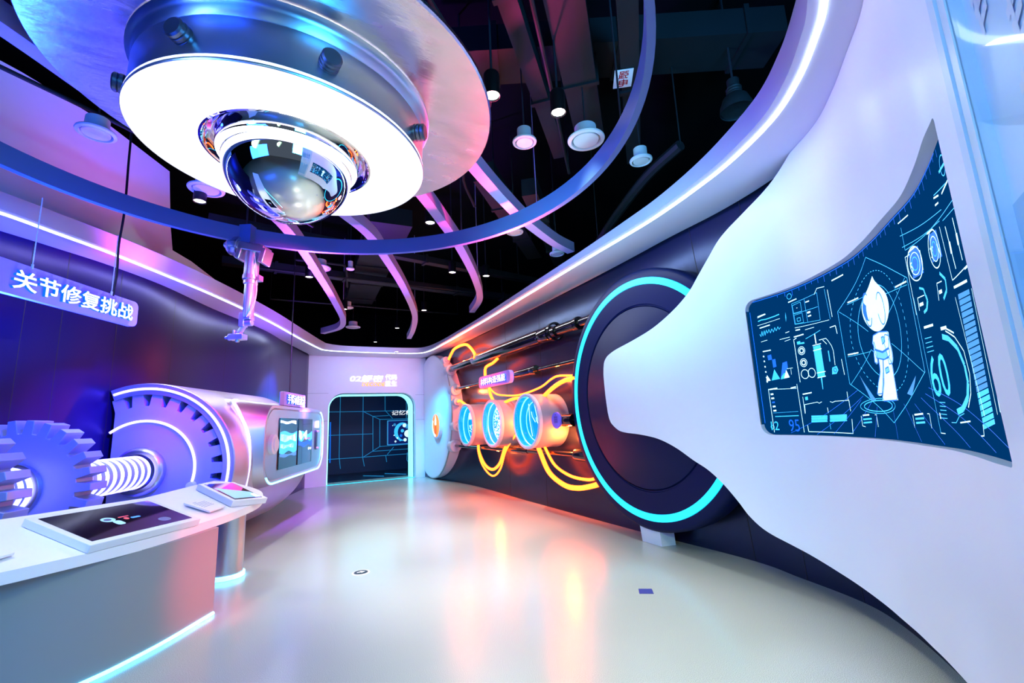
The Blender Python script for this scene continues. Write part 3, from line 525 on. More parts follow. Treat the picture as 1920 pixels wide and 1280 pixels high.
# ================================================================== counter
CD = V((math.sin(R(29)), math.cos(R(29)), 0)); CE = V((-CD.y, CD.x, 0.35)).normalized(); CN = CD.cross(CE); CP = V((-0.6, 4.6, 0.78))
def cpt(s, t, off=0): return CP+CD*s+CE*t+CN*off
ctr = thing('counter', (-0.9, 4.4, 0), 'long curved white counter with sloping top and lit foot at the left', 'counter')
top = [(-3.0, 0.72), (-2.2, 0.36), (-1.6, 0.20), (-1.19, 0.122), (-0.97, 0.088), (-0.70, 0.050), (-0.31, 0.010), (0.127, 0.002), (0.5, 0.008), (0.773, 0.024), (1.05, 0.055), (1.25, 0.11), (1.38, 0.18), (1.46, 0.27), (1.47, 0.40), (1.41, 0.60), (1.28, 0.70), (1.03, 0.69), (0.29, 0.63), (-0.56, 0.71), (-0.74, 0.73), (-1.6, 0.85), (-2.2, 1.0), (-3.0, 1.35)]
top = [(p.x, p.y) for p in catmull([(a, b, 0) for a, b in top[:17]], 4)]+top[17:]
T = [cpt(a, b) for a, b in top]; Bt = [p-ZZ*0.068 for p in T]; mb = MB(); k = len(T)
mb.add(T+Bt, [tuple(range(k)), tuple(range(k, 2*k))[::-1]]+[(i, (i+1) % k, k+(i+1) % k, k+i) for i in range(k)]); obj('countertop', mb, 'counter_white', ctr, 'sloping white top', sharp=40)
FB = catmull([(-2.9, 2.85, 0), (-2.2, 3.25, 0), (-1.6, 3.62, 0), (-1.25, 3.84, 0), (-0.96, 4.085, 0), (-0.80, 4.27, 0), (-0.63, 4.51, 0), (-0.395, 4.915, 0)], 5)
rows = []
for i, p in enumerate(FB):
    t = (FB[min(i+1, len(FB)-1)]-FB[max(i-1, 0)]).normalized(); n = V((-t.y, t.x, 0)); q = p+n*0.45
    zz = lambda w: CP.z+(w-CP).dot(V((-CD.y, CD.x, 0)))*0.35-0.066
    rows.append([p+ZZ*0.03, p+ZZ*min(zz(p), 0.74), q+ZZ*min(zz(q), 0.95), q+ZZ*0.03])
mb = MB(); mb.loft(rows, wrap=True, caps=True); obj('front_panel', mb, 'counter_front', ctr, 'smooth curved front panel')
mb = MB(); mb.tube([p+ZZ*0.016+V((0.0, 0.0, 0)) for p in FB], 0.014, 8); obj('led_strip', mb, 'led_ice', ctr, 'icy LED line along the foot')
cx, cy = -0.40, 6.06
mb = MB(); mb.lathe([(0.0, 0.05), (0.165, 0.05), (0.165, 0.86)], UPF(cx, cy, 0), 40); obj('leg', mb, 'satin_steel', ctr, 'round steel column under the far end')
mb = MB(); mb.lathe([(0.16, 0.004), (0.185, 0.008), (0.185, 0.045), (0.16, 0.05)], UPF(cx, cy, 0), 40); obj('led_ring', mb, 'led_ice', ctr, 'icy glowing ring at the column foot')
# things on the counter
def plane_frame(c, ang, off): 
    X = CD*math.cos(R(ang))+CE*math.sin(R(ang)); Y = CN.cross(X); return (cpt(c[0], c[1], off), X, Y, CN)
mf = plane_frame((-0.30, 0.28), -4.3, 0.003)
mon = thing('touch_monitor', mf[0], 'large touch monitor in pale frame lying on the sloping counter', 'monitor')
mb = MB(); mb.prism(rrect(0.905, 0.53, 0.006), 0, 0.052, mf); obj('casing', mb, 'bezel_white', mon, 'pale metal frame', bevel=0.003)
mb = MB(); mb.prism(rrect(0.815, 0.44, 0.002), 0.048, 0.0535, mf); scn = obj('screen', mb, 'screen_glass', mon, 'glossy dark screen')
def mark(parent, f, P, m, h=0.0536, nm='screen_image'):
    mb = MB(); mb.prism(P, h, h+0.0006, f); obj(nm, mb, m, parent)
circ = lambda x, y, r, n=20, sy=1: [(x+r*math.cos(2*math.pi*i/n), y+r*sy*math.sin(2*math.pi*i/n)) for i in range(n)]
mark(scn, mf, circ(-0.10, 0.02, 0.048, sy=0.8), 'display_sky'); mark(scn, mf, circ(-0.105, 0.02, 0.026, sy=0.7), 'display_navy', 0.0542); mark(scn, mf, rrect(0.06, 0.07, 0.02, cx=-0.075, cy=-0.05), 'display_sky')
mark(scn, mf, circ(0.015, -0.01, 0.018), 'display_red'); mark(scn, mf, rrect(0.075, 0.022, 0.01, cx=0.085, cy=-0.015), 'display_blue'); mark(scn, mf, rrect(0.08, 0.012, 0.003, cx=0.02, cy=0.025), 'display_red'); mark(scn, mf, circ(0.22, -0.14, 0.05, sy=0.7), 'display_navy')
tf = plane_frame((0.985, 0.285), 74, 0.003)
tab = thing('tablet_display', tf[0], 'small touch display in white wedge casing at the far end of the counter', 'tablet')
X, Y, Z = tf[1:]; O = tf[0]
def wedge(w, h, z0, z1, zl): return [O+X*(a*w/2)+Y*(b*h/2)+Z*(z) for a, b, z in ((-1, -1, 0), (1, -1, 0), (1, 1, 0), (-1, 1, 0), (-1, -1, z0), (1, -1, z1), (1, 1, z1), (-1, 1, z0))]
mb = MB(); mb.add(wedge(0.50, 0.42, 0.06, 0.06, 0), [(0, 3, 2, 1), (4, 5, 6, 7), (0, 1, 5, 4), (1, 2, 6, 5), (2, 3, 7, 6), (3, 0, 4, 7)]); obj('casing', mb, 'counter_white', tab, bevel=0.004)
mb = MB(); mb.prism(rrect(0.44, 0.33, 0.004), 0.058, 0.0625, tf); ts = obj('screen', mb, 'screen_glass', tab, 'glossy screen')
mark(ts, tf, [(-0.20, -0.14), (-0.06, -0.15), (0.10, 0.14), (-0.2, 0.15)], 'display_sky', 0.0628); mark(ts, tf, [(-0.2, -0.155), (-0.1, -0.155), (-0.12, -0.10), (-0.2, -0.09)], 'gfx_white', 0.0634)
pf = plane_frame((0.51, 0.225), 4, 0.0)
pl = thing('info_plaque', pf[0], 'small white text plaque on the counter between monitor and tablet display', 'plaque')
mb = MB(); mb.prism(rrect(0.23, 0.25, 0.01), 0.015, 0.03, pf); obj('plate', mb, 'white_paint', pl, bevel=0.002)
mb = MB(); mb.prism(rrect(0.15, 0.17, 0.01), 0.0, 0.015, pf); obj('foot', mb, 'bezel_side', pl)
for k in range(6): mark(pl, pf, rrect(0.05 if k == 0 else 0.15, 0.006, 0.001, 1, cx=-0.04 if k == 0 else 0, cy=0.075-k*0.022), 'bezel_side', 0.0302, 'text_line')
pf2 = plane_frame((-1.16, 0.33), 4, 0.0); p2 = thing('info_plaque', pf2[0], 'small white plaque on the counter cut by the left edge of the view', 'plaque')
mb = MB(); mb.prism(rrect(0.23, 0.20, 0.01), 0.015, 0.03, pf2); obj('plate', mb, 'white_paint', p2, bevel=0.002)
mb = MB(); mb.prism(rrect(0.15, 0.13, 0.01), 0.0, 0.015, pf2); obj('foot', mb, 'bezel_side', p2)
# ================================================================== sign over the doorway
BFW = (V((2.55, 13.755, 2.9)), V((1, 0, 0)), ZZ, V((0, -1, 0)))
ds = thing('doorway_sign', (2.55, 13.755, 2.7), 'glowing white and orange lettering on the white wall above the doorway', 'sign')
def at(x, z): return (V((x, 13.757, z)),)+BFW[1:]
mb = text_mb('02解密', at(2.36, 2.94), 0.95, 0.205, 0.006, 0.01, 0.15); obj('lettering', mb, 'sign_white', ds, 'large white number and characters')
mb = text_mb('DECODE', at(2.55, 2.77), 0.66, 0.105, 0.006, 0.008, 0.15); obj('lettering', mb, 'sign_orange', ds, 'orange word')
mb = text_mb('代码', at(3.06, 2.985), 0.35, 0.165, 0.006, 0.008); obj('lettering', mb, 'sign_white', ds, 'upper pair of small white characters')
mb = text_mb('重生', at(3.06, 2.795), 0.35, 0.165, 0.006, 0.008); obj('lettering', mb, 'sign_white', ds, 'lower pair of small white characters')
IW = lambda x, z, y=16.98: (V((x, y, z)), V((1, 0, 0)), ZZ, V((0, -1, 0)))
t = thing('wall_sign', (4.3, 16.9, 1.95), 'white characters on the dark grid wall inside the doorway', 'sign'); mb = text_mb('记忆模块', IW(4.32, 2.02), 1.02, 0.17, 0.006, 0.008, 0.12); obj('lettering', mb, 'sign_white', t)
scr = thing('wall_screen', (4.3, 16.95, 0.87), 'bright screen of a floating machine on the dark grid wall inside the doorway', 'screen'); f = IW(4.28, 1.31)
mb = MB(); mb.prism(rrect(1.28, 0.88, 0.02), 0, 0.05, f); obj('bezel', mb, 'gfx_mid', scr)
mb = MB(); mb.prism(rrect(1.22, 0.82, 0.01), 0.05, 0.056, f); si = obj('screen', mb, 'display_navy', scr)
mark(si, f, circ(-0.10, 0.02, 0.30, sy=1.1), 'gfx_cyan', 0.0565, 'screen_image'); mark(si, f, circ(0.0, 0.0, 0.27, sy=1.1), 'display_navy', 0.058, 'screen_image')
for x, y, r, m in ((-0.02, 0.24, 0.07, 'gfx_white'), (-0.1, 0.05, 0.06, 'gfx_cyan'), (0.1, -0.06, 0.13, 'gfx_white'), (0.08, 0.2, 0.08, 'gfx_mid'), (0.0, -0.28, 0.06, 'gfx_white'), (-0.28, -0.2, 0.03, 'gfx_white'), (-0.4, -0.1, 0.02, 'gfx_white'), (-0.35, -0.32, 0.035, 'gfx_white'), (-0.45, 0.25, 0.015, 'gfx_white'), (-0.18, -0.3, 0.025, 'gfx_cyan'), (-0.15, -0.12, 0.05, 'gfx_blue'), (-0.38, 0.28, 0.05, 'gfx_mid'), (0.3, 0.05, 0.1, 'gfx_cyan')): mark(si, f, circ(x, y, r, 14), m, 0.0592, 'screen_image')
# ================================================================== big dark wheel on the right wall
WN = V((-math.cos(R(3)), math.sin(R(3)), 0)); WC = V((4.0, 4.31, 1.751)); WF = frame(WC, WN, (0, 0, 1))
wh = thing('navy_wheel', (4.05, 4.31, 0.18), 'huge dark navy wheel with cyan glowing ring on the right wall', 'wheel')
mb = MB(); mb.lathe([(1.12, 0.0), (1.125, -0.012), (1.14, -0.012), (1.145, 0.0), (1.385, 0.0), (1.385, -0.012), (1.475, -0.012), (1.475, 0.0), (1.55, 0.0), (1.585, -0.03), (1.59, -0.12), (1.585, -0.24), (1.3, -0.26)], WF, 128); obj('rim', mb, 'navy_paint', wh, sharp=50)
mb = MB(); mb.lathe([(0, 0.004), (1.105, 0.004), (1.118, -0.01), (1.12, -0.05)], WF, 96); obj('centre_disc', mb, 'navy_paint', wh, 'flat round centre plate', sharp=50)
mb = MB(); mb.lathe([(1.388, -0.012), (1.39, 0.004), (1.47, 0.004), (1.472, -0.012)], WF, 128); obj('led_ring', mb, 'led_cyan', wh, 'bright cyan glowing ring', sharp=50)
mb = MB(); wx = (V((0, 1, 0)), V((1, 0, 0)), ZZ)
mb.add([V(p) for p in ((4.06, 4.53, 0), (4.06, 4.21, 0), (4.24, 4.17, 0), (4.24, 4.53, 0), (4.05, 4.55, 0.24), (4.05, 4.22, 0.24), (4.24, 4.19, 0.24), (4.24, 4.55, 0.24))], [(0, 3, 2, 1), (4, 5, 6, 7), (0, 1, 5, 4), (1, 2, 6, 5), (2, 3, 7, 6), (3, 0, 4, 7)])
obj('support_block', mb, 'fitting_white', None, 'small pale grey block on the floor carrying the huge dark wheel', 'block')
# ================================================================== sculpted white display wall with the LED screen
PLAN = [(3.95, 5.6), (3.90, 4.8), (3.86, 4.1), (3.84, 3.4), (3.845, 2.85), (3.845, 2.5), (3.76, 2.12), (3.49, 1.655), (3.21, 1.37), (2.93, 1.14), (2.69, .95), (2.42, .79), (2.18, .664), (2.04, .583), (1.78, .45), (1.4, .26), (1.0, .07)]
PD = catmull([(x, y, 0) for x, y in PLAN], 8); PS = [0.0]
for a, b in zip(PD, PD[1:]): PS.append(PS[-1]+(b-a).length)
def pw(s, z, off=0.0):
    s = max(0.0, min(PS[-1]-1e-6, s)); i = 0
    lo, hi = 0, len(PS)-1
    while hi-lo > 1:
        m = (lo+hi)//2
        if PS[m] <= s: lo = m
        else: hi = m
    i = lo; t = (s-PS[i])/(PS[i+1]-PS[i]); p = PD[i].lerp(PD[i+1], t)
    q0 = PD[max(i-1, 0)]; q1 = PD[i+1]; q2 = PD[min(i+2, len(PD)-1)]; tn = (q1-q0).normalized().lerp((q2-PD[i]).normalized(), t).normalized()
    return V((p.x, p.y, z))+V((tn.y, -tn.x, 0))*off
UPP = [(0.77, 2.03), (0.775, 2.10), (0.80, 2.22), (0.85, 2.28), (0.914, 2.317), (1.084, 2.364), (1.441, 2.423), (1.804, 2.504), (2.13, 2.633), (2.357, 2.769), (2.507, 2.916), (2.649, 3.057), (2.807, 3.206), (3.044, 3.333), (3.384, 3.459), (3.70, 3.575), (3.8, 3.578), (7.0, 3.578)]
LOW = [(0.77, 2.03), (0.777, 1.80), (0.801, 1.568), (0.83, 1.47), (0.875, 1.415), (0.996, 1.341), (1.144, 1.31), (1.422, 1.287), (1.708, 1.242), (1.958, 1.153), (2.18, 1.034), (2.352, 0.948), (2.505, 0.83), (2.643, 0.687), (2.751, 0.561), (2.919, 0.453), (3.234, 0.365), (3.459, 0.309), (3.705, 0.27), (3.946, 0.232), (4.12, 0.204), (4.4, 0.195), (7.0, 0.19)]
def smooth(P, n=5): return [(p.x, p.y) for p in catmull([(a, b, 0) for a, b in P], n)]
UPP_, LOW_ = smooth(UPP[:-2]) + UPP[-2:], smooth(LOW[:-1]) + LOW[-1:]
def interp(P, s):
    for a, b in zip(P, P[1:]):
        if a[0] <= s <= b[0] and b[0] > a[0]: return a[1]+(b[1]-a[1])*(s-a[0])/(b[0]-a[0])
    return P[0][1] if s < P[0][0] else P[-1][1]
S0, S1, Z0, Z1, RC_ = 2.965, 5.852, 1.292, 2.508, 0.09
def slo(s):
    r = RC_ if s < 4 else 0.02; d = (s-S0) if s < 4 else (S1-s)
    return Z0+(r-math.sqrt(max(0, r*r-(r-d)**2)) if d < r else 0)
def shi(s): return Z0+Z1-slo(s)
SE = 6.12
ss = [0.7705, 0.773, 0.777, 0.785, 0.80, 0.82, 0.85, 0.88]+[0.92+(S0-0.92)*i/60 for i in range(61)]
inner = [S0, S0+0.004, S0+0.012, S0+0.025, S0+0.045, S0+0.07, S0+0.09]+[S0+0.12+(S1-0.05-S0-0.12)*i/70 for i in range(71)]+[S1-0.02, S1-0.006, S1]
tail = [S1+(SE-S1)*i/8 for i in range(9)]
def band(mb, S, lo, hi, th=0.07, e0=True, e1=True):
    rows = [[pw(s, lo(s)), pw(s, hi(s)), pw(s, hi(s), -th), pw(s, lo(s), -th)] for s in S]; mb.loft(rows, wrap=True, caps=False)
    n = len(mb.v)
    if e0: mb.f.append((n-4*len(S), n-4*len(S)+1, n-4*len(S)+2, n-4*len(S)+3))
    if e1: mb.f.append((n-4, n-3, n-2, n-1))
low, upp = lambda s: interp(LOW_, s), lambda s: interp(UPP_, s)
mb = MB(); band(mb, ss, low, upp, e1=False); band(mb, inner, low, slo, e0=False, e1=False); band(mb, inner, shi, upp, e0=False, e1=False); band(mb, tail, low, upp, e0=False)
dw = obj('display_wall', mb, 'white_panel', None, 'large sculpted white wall panel shaped like a wrench with a curved screen', 'wall panel', sharp=50)
# the screen itself: a curved LED panel set back in the opening
mb = MB(); rows = [[pw(s, Z0-0.01, -0.05), pw(s, Z1+0.01, -0.05), pw(s, Z1+0.01, -0.066), pw(s, Z0-0.01, -0.066)] for s in [S0-0.02+(S1-S0+0.04)*i/90 for i in range(91)]]
mb.loft(rows, wrap=True, caps=True)
led = obj('led_screen', mb, 'screen_blue', None, 'curved blue LED screen of diagrams around a white robot in the white wall panel', 'screen', sharp=50)
LN=[(1,0.012,[(3.042,2.308),(3.075,2.315),(3.118,2.311),(3.162,2.314),(3.213,2.318),(3.257,2.324)]),(0,0.006,[(3.041,2.342),(3.125,2.356)]),(0,0.012,[(3.045,2.351),(3.122,2.36)]),(0,0.012,[(3.049,2.244),(3.152,2.252)]),(1,0.006,[(3.043,2.189),(3.051,2.165),(3.067,2.212),(3.07,2.167),(3.09,2.213),(3.092,2.169),(3.111,2.215),(3.119,2.183),(3.136,2.215),(3.147,2.18),(3.165,2.214),(3.178,2.182),(3.196,2.219),(3.206,2.187),(3.227,2.22),(3.235,2.194),(3.252,2.21)]),(0,0.005,[(3.044,2.117),(3.107,2.124)]),(0,0.004,[(3.031,2.271),(3.257,2.286)]),(0,0.004,[(3.271,2.081),(3.328,2.089)]),(0,0.006,[(3.289,2.151),(3.327,2.156)]),(0,0.005,[(3.226,2.105),(3.325,2.108)]),(0,0.012,[(3.048,2.028),(3.126,2.029)]),(0,0.004,[(3.254,1.846),(3.309,1.847)]),(0,0.003,[(3.289,1.841),(3.287,1.793)]),(0,0.005,[(3.05,1.691),(3.05,1.312)]),(0,0.005,[(3.324,1.709),(3.325,1.314)]),(0,0.004,[(3.049,1.686),(3.314,1.674)]),(0,0.014,[(3.059,1.685),(3.136,1.691)]),(0,0.012,[(3.262,1.681),(3.312,1.687)]),(0,0.018,[(3.064,1.642),(3.09,1.643)]),(0,0.018,[(3.065,1.606),(3.092,1.607)]),(2,0.018,[(3.067,1.57),(3.093,1.572)]),(0,0.018,[(3.068,1.534),(3.094,1.536)]),(0,0.018,[(3.069,1.498),(3.096,1.5)]),(1,0.009,[(3.077,1.448),(3.297,1.45)]),(1,0.003,[(3.064,1.479),(3.298,1.484)]),(0,0.012,[(3.36,2.401),(3.448,2.408)]),(1,0.004,[(3.391,2.38),(3.68,2.391),(3.67,2.175),(3.393,2.202),(3.391,2.38)]),(1,0.004,[(3.391,2.291),(3.667,2.282)]),(1,0.004,[(3.528,2.384),(3.528,2.193)]),(1,0.004,[(3.396,2.363),(3.482,2.371),(3.483,2.294),(3.398,2.295),(3.396,2.363)]),(1,0.004,[(3.398,2.279),(3.483,2.279),(3.484,2.198),(3.4,2.204),(3.398,2.279)]),(0,0.006,[(3.435,2.332),(3.443,2.332)]),(1,0.005,[(3.422,2.247),(3.456,2.247),(3.456,2.219),(3.423,2.22),(3.422,2.247)]),(0,0.02,[(3.538,2.265),(3.574,2.264)]),(0,0.014,[(3.541,2.235),(3.577,2.235)]),(0,0.012,[(3.536,2.353),(3.58,2.353)]),(0,0.006,[(3.648,2.385),(3.688,2.423),(3.776,2.411)]),(1,0.004,[(3.771,2.393),(3.783,2.155)]),(0,0.006,[(3.805,2.378),(3.808,2.167)]),(0,0.004,[(3.387,2.173),(3.768,2.153)]),(0,0.012,[(3.39,2.152),(3.436,2.15)]),(0,0.005,[(3.487,2.136),(3.587,2.135)]),(0,0.008,[(3.356,2.076),(3.387,2.088)]),(0,0.012,[(3.364,2.1),(3.464,2.104)]),(0,0.006,[(3.358,2.07),(3.358,1.721)]),(0,0.008,[(3.761,2.096),(3.826,2.097),(3.831,2.035)]),(0,0.006,[(3.83,1.847),(3.834,1.732)]),(0,0.008,[(3.54,1.995),(3.634,1.996)]),(0,0.008,[(3.537,1.954),(3.63,1.957)]),(0,0.008,[(3.538,1.776),(3.634,1.779)]),(0,0.008,[(3.536,1.738),(3.628,1.743)]),(0,0.006,[(3.618,2.026),(3.698,2.025),(3.72,2),(3.746,1.959),(3.757,1.92),(3.75,1.812)]),(0,0.006,[(3.66,2.018),(3.697,1.981)]),(1,0.014,[(3.702,1.929),(3.7,1.846)]),(1,0.006,[(3.478,2.063),(3.651,2.098)]),(0,0.004,[(3.361,1.601),(3.359,1.464)]),(0,0.012,[(3.364,1.621),(3.453,1.629)]),(0,0.005,[(3.367,1.537),(3.494,1.551),(3.512,1.541),(3.541,1.551)]),(0,0.005,[(3.629,1.549),(3.654,1.541),(3.683,1.549),(3.833,1.549)]),(0,0.006,[(3.833,1.549),(3.833,1.472)]),(0,0.006,[(3.829,1.61),(3.827,1.55)]),(0,0.006,[(3.365,1.372),(3.367,1.32),(3.818,1.316),(3.832,1.417)]),(0,0.005,[(3.367,1.537),(3.362,1.469)]),(1,0.022,[(3.414,1.439),(3.576,1.439)]),(1,0.022,[(3.602,1.439),(3.785,1.443)]),(1,0.022,[(3.411,1.42),(3.572,1.423)]),(1,0.022,[(3.599,1.423),(3.781,1.428)]),(1,0.022,[(3.407,1.401),(3.567,1.405)]),(1,0.022,[(3.594,1.405),(3.777,1.411)]),(0,0.006,[(3.591,1.505),(3.592,1.464)]),(1,0.005,[(3.59,1.387),(3.59,1.341)]),(1,0.005,[(3.877,2.189),(4.342,2.437),(4.856,2.155),(4.844,1.66),(4.305,1.395),(3.874,1.663),(3.877,2.189)]),(1,0.004,[(3.889,2.186),(4.183,1.982)]),(1,0.004,[(4.475,1.859),(4.836,1.658)]),(1,0.004,[(3.883,1.656),(4.179,1.863),(4.226,1.831)]),(1,0.004,[(4.514,2.034),(4.831,2.162)]),(1,0.004,[(3.903,1.853),(4.161,1.852)]),(1,0.004,[(3.994,2.212),(4.216,2.212)]),(1,0.004,[(4.398,2.16),(4.839,2.121)]),(0,0.012,[(3.907,1.867),(4.024,1.865)]),(0,0.012,[(4.003,2.224),(4.135,2.223)]),(0,0.012,[(4.68,2.149),(4.842,2.139)]),(0,0.012,[(3.869,2.427),(4.009,2.428)]),(0,0.005,[(3.935,1.438),(3.933,1.37),(3.962,1.365)]),(0,0.005,[(4.082,1.444),(4.099,1.444),(4.097,1.366)]),(0,0.012,[(3.953,1.441),(4.021,1.445)]),(1,0.014,[(3.95,1.414),(4.04,1.419)]),(1,0.014,[(3.948,1.391),(4.037,1.397)]),(0,0.005,[(4.576,1.444),(4.57,1.375)]),(0,0.005,[(4.771,1.45),(4.797,1.45),(4.791,1.377)]),(0,0.012,[(4.599,1.444),(4.717,1.45)]),(1,0.014,[(4.602,1.422),(4.719,1.427)]),(1,0.014,[(4.6,1.4),(4.722,1.406)]),(2,0.004,[(3.951,1.616),(3.203,1.308)]),(2,0.004,[(3.995,1.572),(3.442,1.295)]),(2,0.004,[(4.074,1.529),(3.803,1.312)]),(2,0.004,[(4.124,1.495),(4.042,1.294)]),(2,0.004,[(4.328,1.51),(4.318,1.294)]),(2,0.004,[(4.485,1.506),(4.625,1.3)]),(2,0.004,[(4.63,1.504),(4.901,1.303)]),(2,0.004,[(4.732,1.533),(5.162,1.306)]),(2,0.004,[(4.796,1.552),(5.489,1.311)]),(2,0.004,[(4.848,1.58),(5.719,1.324)]),(2,0.004,[(3.965,1.546),(3.615,1.307)]),(0,0.005,[(4.883,2.258),(4.94,2.255)]),(0,0.005,[(4.883,2.258),(4.88,1.949)]),(1,0.004,[(4.887,2.037),(4.883,1.357)]),(0,0.005,[(4.883,1.357),(4.929,1.356)]),(0,0.008,[(4.88,2.447),(5.011,2.44)]),(1,0.004,[(4.873,2.379),(5.48,2.279)]),(1,0.004,[(4.873,2.316),(5.418,2.252)]),(1,0.004,[(4.904,2.414),(4.9,2.291),(5.754,2.241)]),(0,0.008,[(5.06,2.237),(5.052,2.139)]),(0,0.012,[(5.304,2.187),(5.329,2.128)]),(0,0.01,[(4.928,2.269),(5.014,2.27)]),(0,0.01,[(5.192,2.271),(5.29,2.26)]),(0,0.006,[(4.929,2.027),(5.007,2.023)]),(0,0.006,[(4.929,2.027),(4.922,1.963)]),(0,0.022,[(4.935,1.989),(4.978,1.988)]),(0,0.006,[(5.184,2.036),(5.258,2.028)]),(0,0.006,[(5.184,2.036),(5.165,1.96)]),(0,0.022,[(5.19,1.992),(5.233,1.989)]),(0,0.01,[(5.48,2.205),(5.5,2.02)]),(0,0.03,[(5.492,2.135),(5.488,2.088)]),(0,0.01,[(5.612,2.195),(5.62,2.023)]),(0,0.03,[(5.618,2.13),(5.614,2.086)]),(0,0.01,[(5.721,2.189),(5.709,2.014)]),(0,0.03,[(5.716,2.122),(5.714,2.08)]),(0,0.01,[(5.793,2.198),(5.8,2.023)]),(0,0.03,[(5.798,2.13),(5.795,2.089)]),(0,0.01,[(5.536,2.325),(5.85,2.332)]),(1,0.014,[(5.567,2.404),(5.675,2.396)]),(1,0.005,[(5.415,2.368),(5.837,2.296)]),(1,0.012,[(5.671,2.236),(5.762,2.227)]),(0,0.006,[(5.399,2.233),(5.417,1.993)]),(0,0.005,[(5.417,1.993),(5.845,1.99)]),(0,0.012,[(5.622,1.989),(5.773,1.985)]),(0,0.01,[(5.406,2.359),(5.484,2.34)]),(0,0.01,[(5.404,2.327),(5.459,2.318)]),(1,0.004,[(5.463,2.236),(5.814,2.2)]),(0,0.014,[(5.415,1.963),(5.617,1.944)]),(0,0.012,[(5.793,1.959),(5.87,1.953)]),(0,0.005,[(5.404,1.924),(5.444,1.444)]),(0,0.005,[(5.653,1.906),(5.62,1.452)]),(0,0.006,[(5.684,1.774),(5.673,1.725)]),(1,0.006,[(5.742,1.76),(5.732,1.648),(5.685,1.603),(5.682,1.569)]),(0,0.012,[(5.681,1.78),(5.717,1.779)]),(0,0.012,[(5.736,1.774),(5.763,1.773)]),(0,0.03,[(5.693,1.85),(5.734,1.847)]),(0,0.006,[(5.668,1.53),(5.659,1.462),(5.704,1.467),(5.712,1.534),(5.668,1.53)]),(0,0.006,[(5.738,1.538),(5.724,1.467),(5.757,1.472),(5.766,1.541),(5.738,1.538)]),(0,0.016,[(5.672,1.553),(5.707,1.553)]),(0,0.016,[(5.726,1.554),(5.754,1.555)]),(0,0.01,[(5.708,1.602),(5.705,1.568)]),(0,0.016,[(4.932,1.874),(5.034,1.87)]),(1,0.005,[(4.916,1.82),(4.99,1.818)]),(1,0.005,[(4.915,1.797),(4.989,1.796)]),(1,0.005,[(4.914,1.774),(4.988,1.774)]),(1,0.005,[(4.914,1.752),(4.987,1.752)]),(1,0.005,[(4.93,1.505),(4.991,1.502)]),(1,0.005,[(4.928,1.487),(4.988,1.483)]),(1,0.005,[(4.925,1.468),(4.986,1.465)]),(1,0.005,[(4.923,1.449),(4.983,1.446)]),(1,0.005,[(4.92,1.43),(4.98,1.428)]),(1,0.005,[(5.015,1.41),(5.062,1.41),(5.113,1.44),(5.178,1.452)]),(0,0.008,[(5.107,1.411),(5.237,1.42)]),(0,0.006,[(5.34,1.364),(5.382,1.367),(5.397,1.411)]),(0,0.02,[(5.111,1.837),(5.186,1.832)]),(0,0.012,[(4.913,1.454),(4.912,1.425)]),(1,0.035,[(5.108,1.801),(5.18,1.782),(5.278,1.726),(5.324,1.65),(5.32,1.58),(5.269,1.518),(5.171,1.471),(5.099,1.458)]),(0,0.008,[(5.163,1.819),(5.272,1.776),(5.358,1.706),(5.37,1.612),(5.327,1.534),(5.25,1.477)]),(0,0.01,[(5.153,1.836),(5.272,1.794)]),(1,0.02,[(5.022,2.017),(5.029,1.99),(5.003,1.953),(4.966,1.944)]),(1,0.02,[(5.253,2.066),(5.319,2.022),(5.303,1.976),(5.234,1.952)]),(1,0.015,[(4.968,2.069),(5.011,2.053),(5.023,2.005)])]
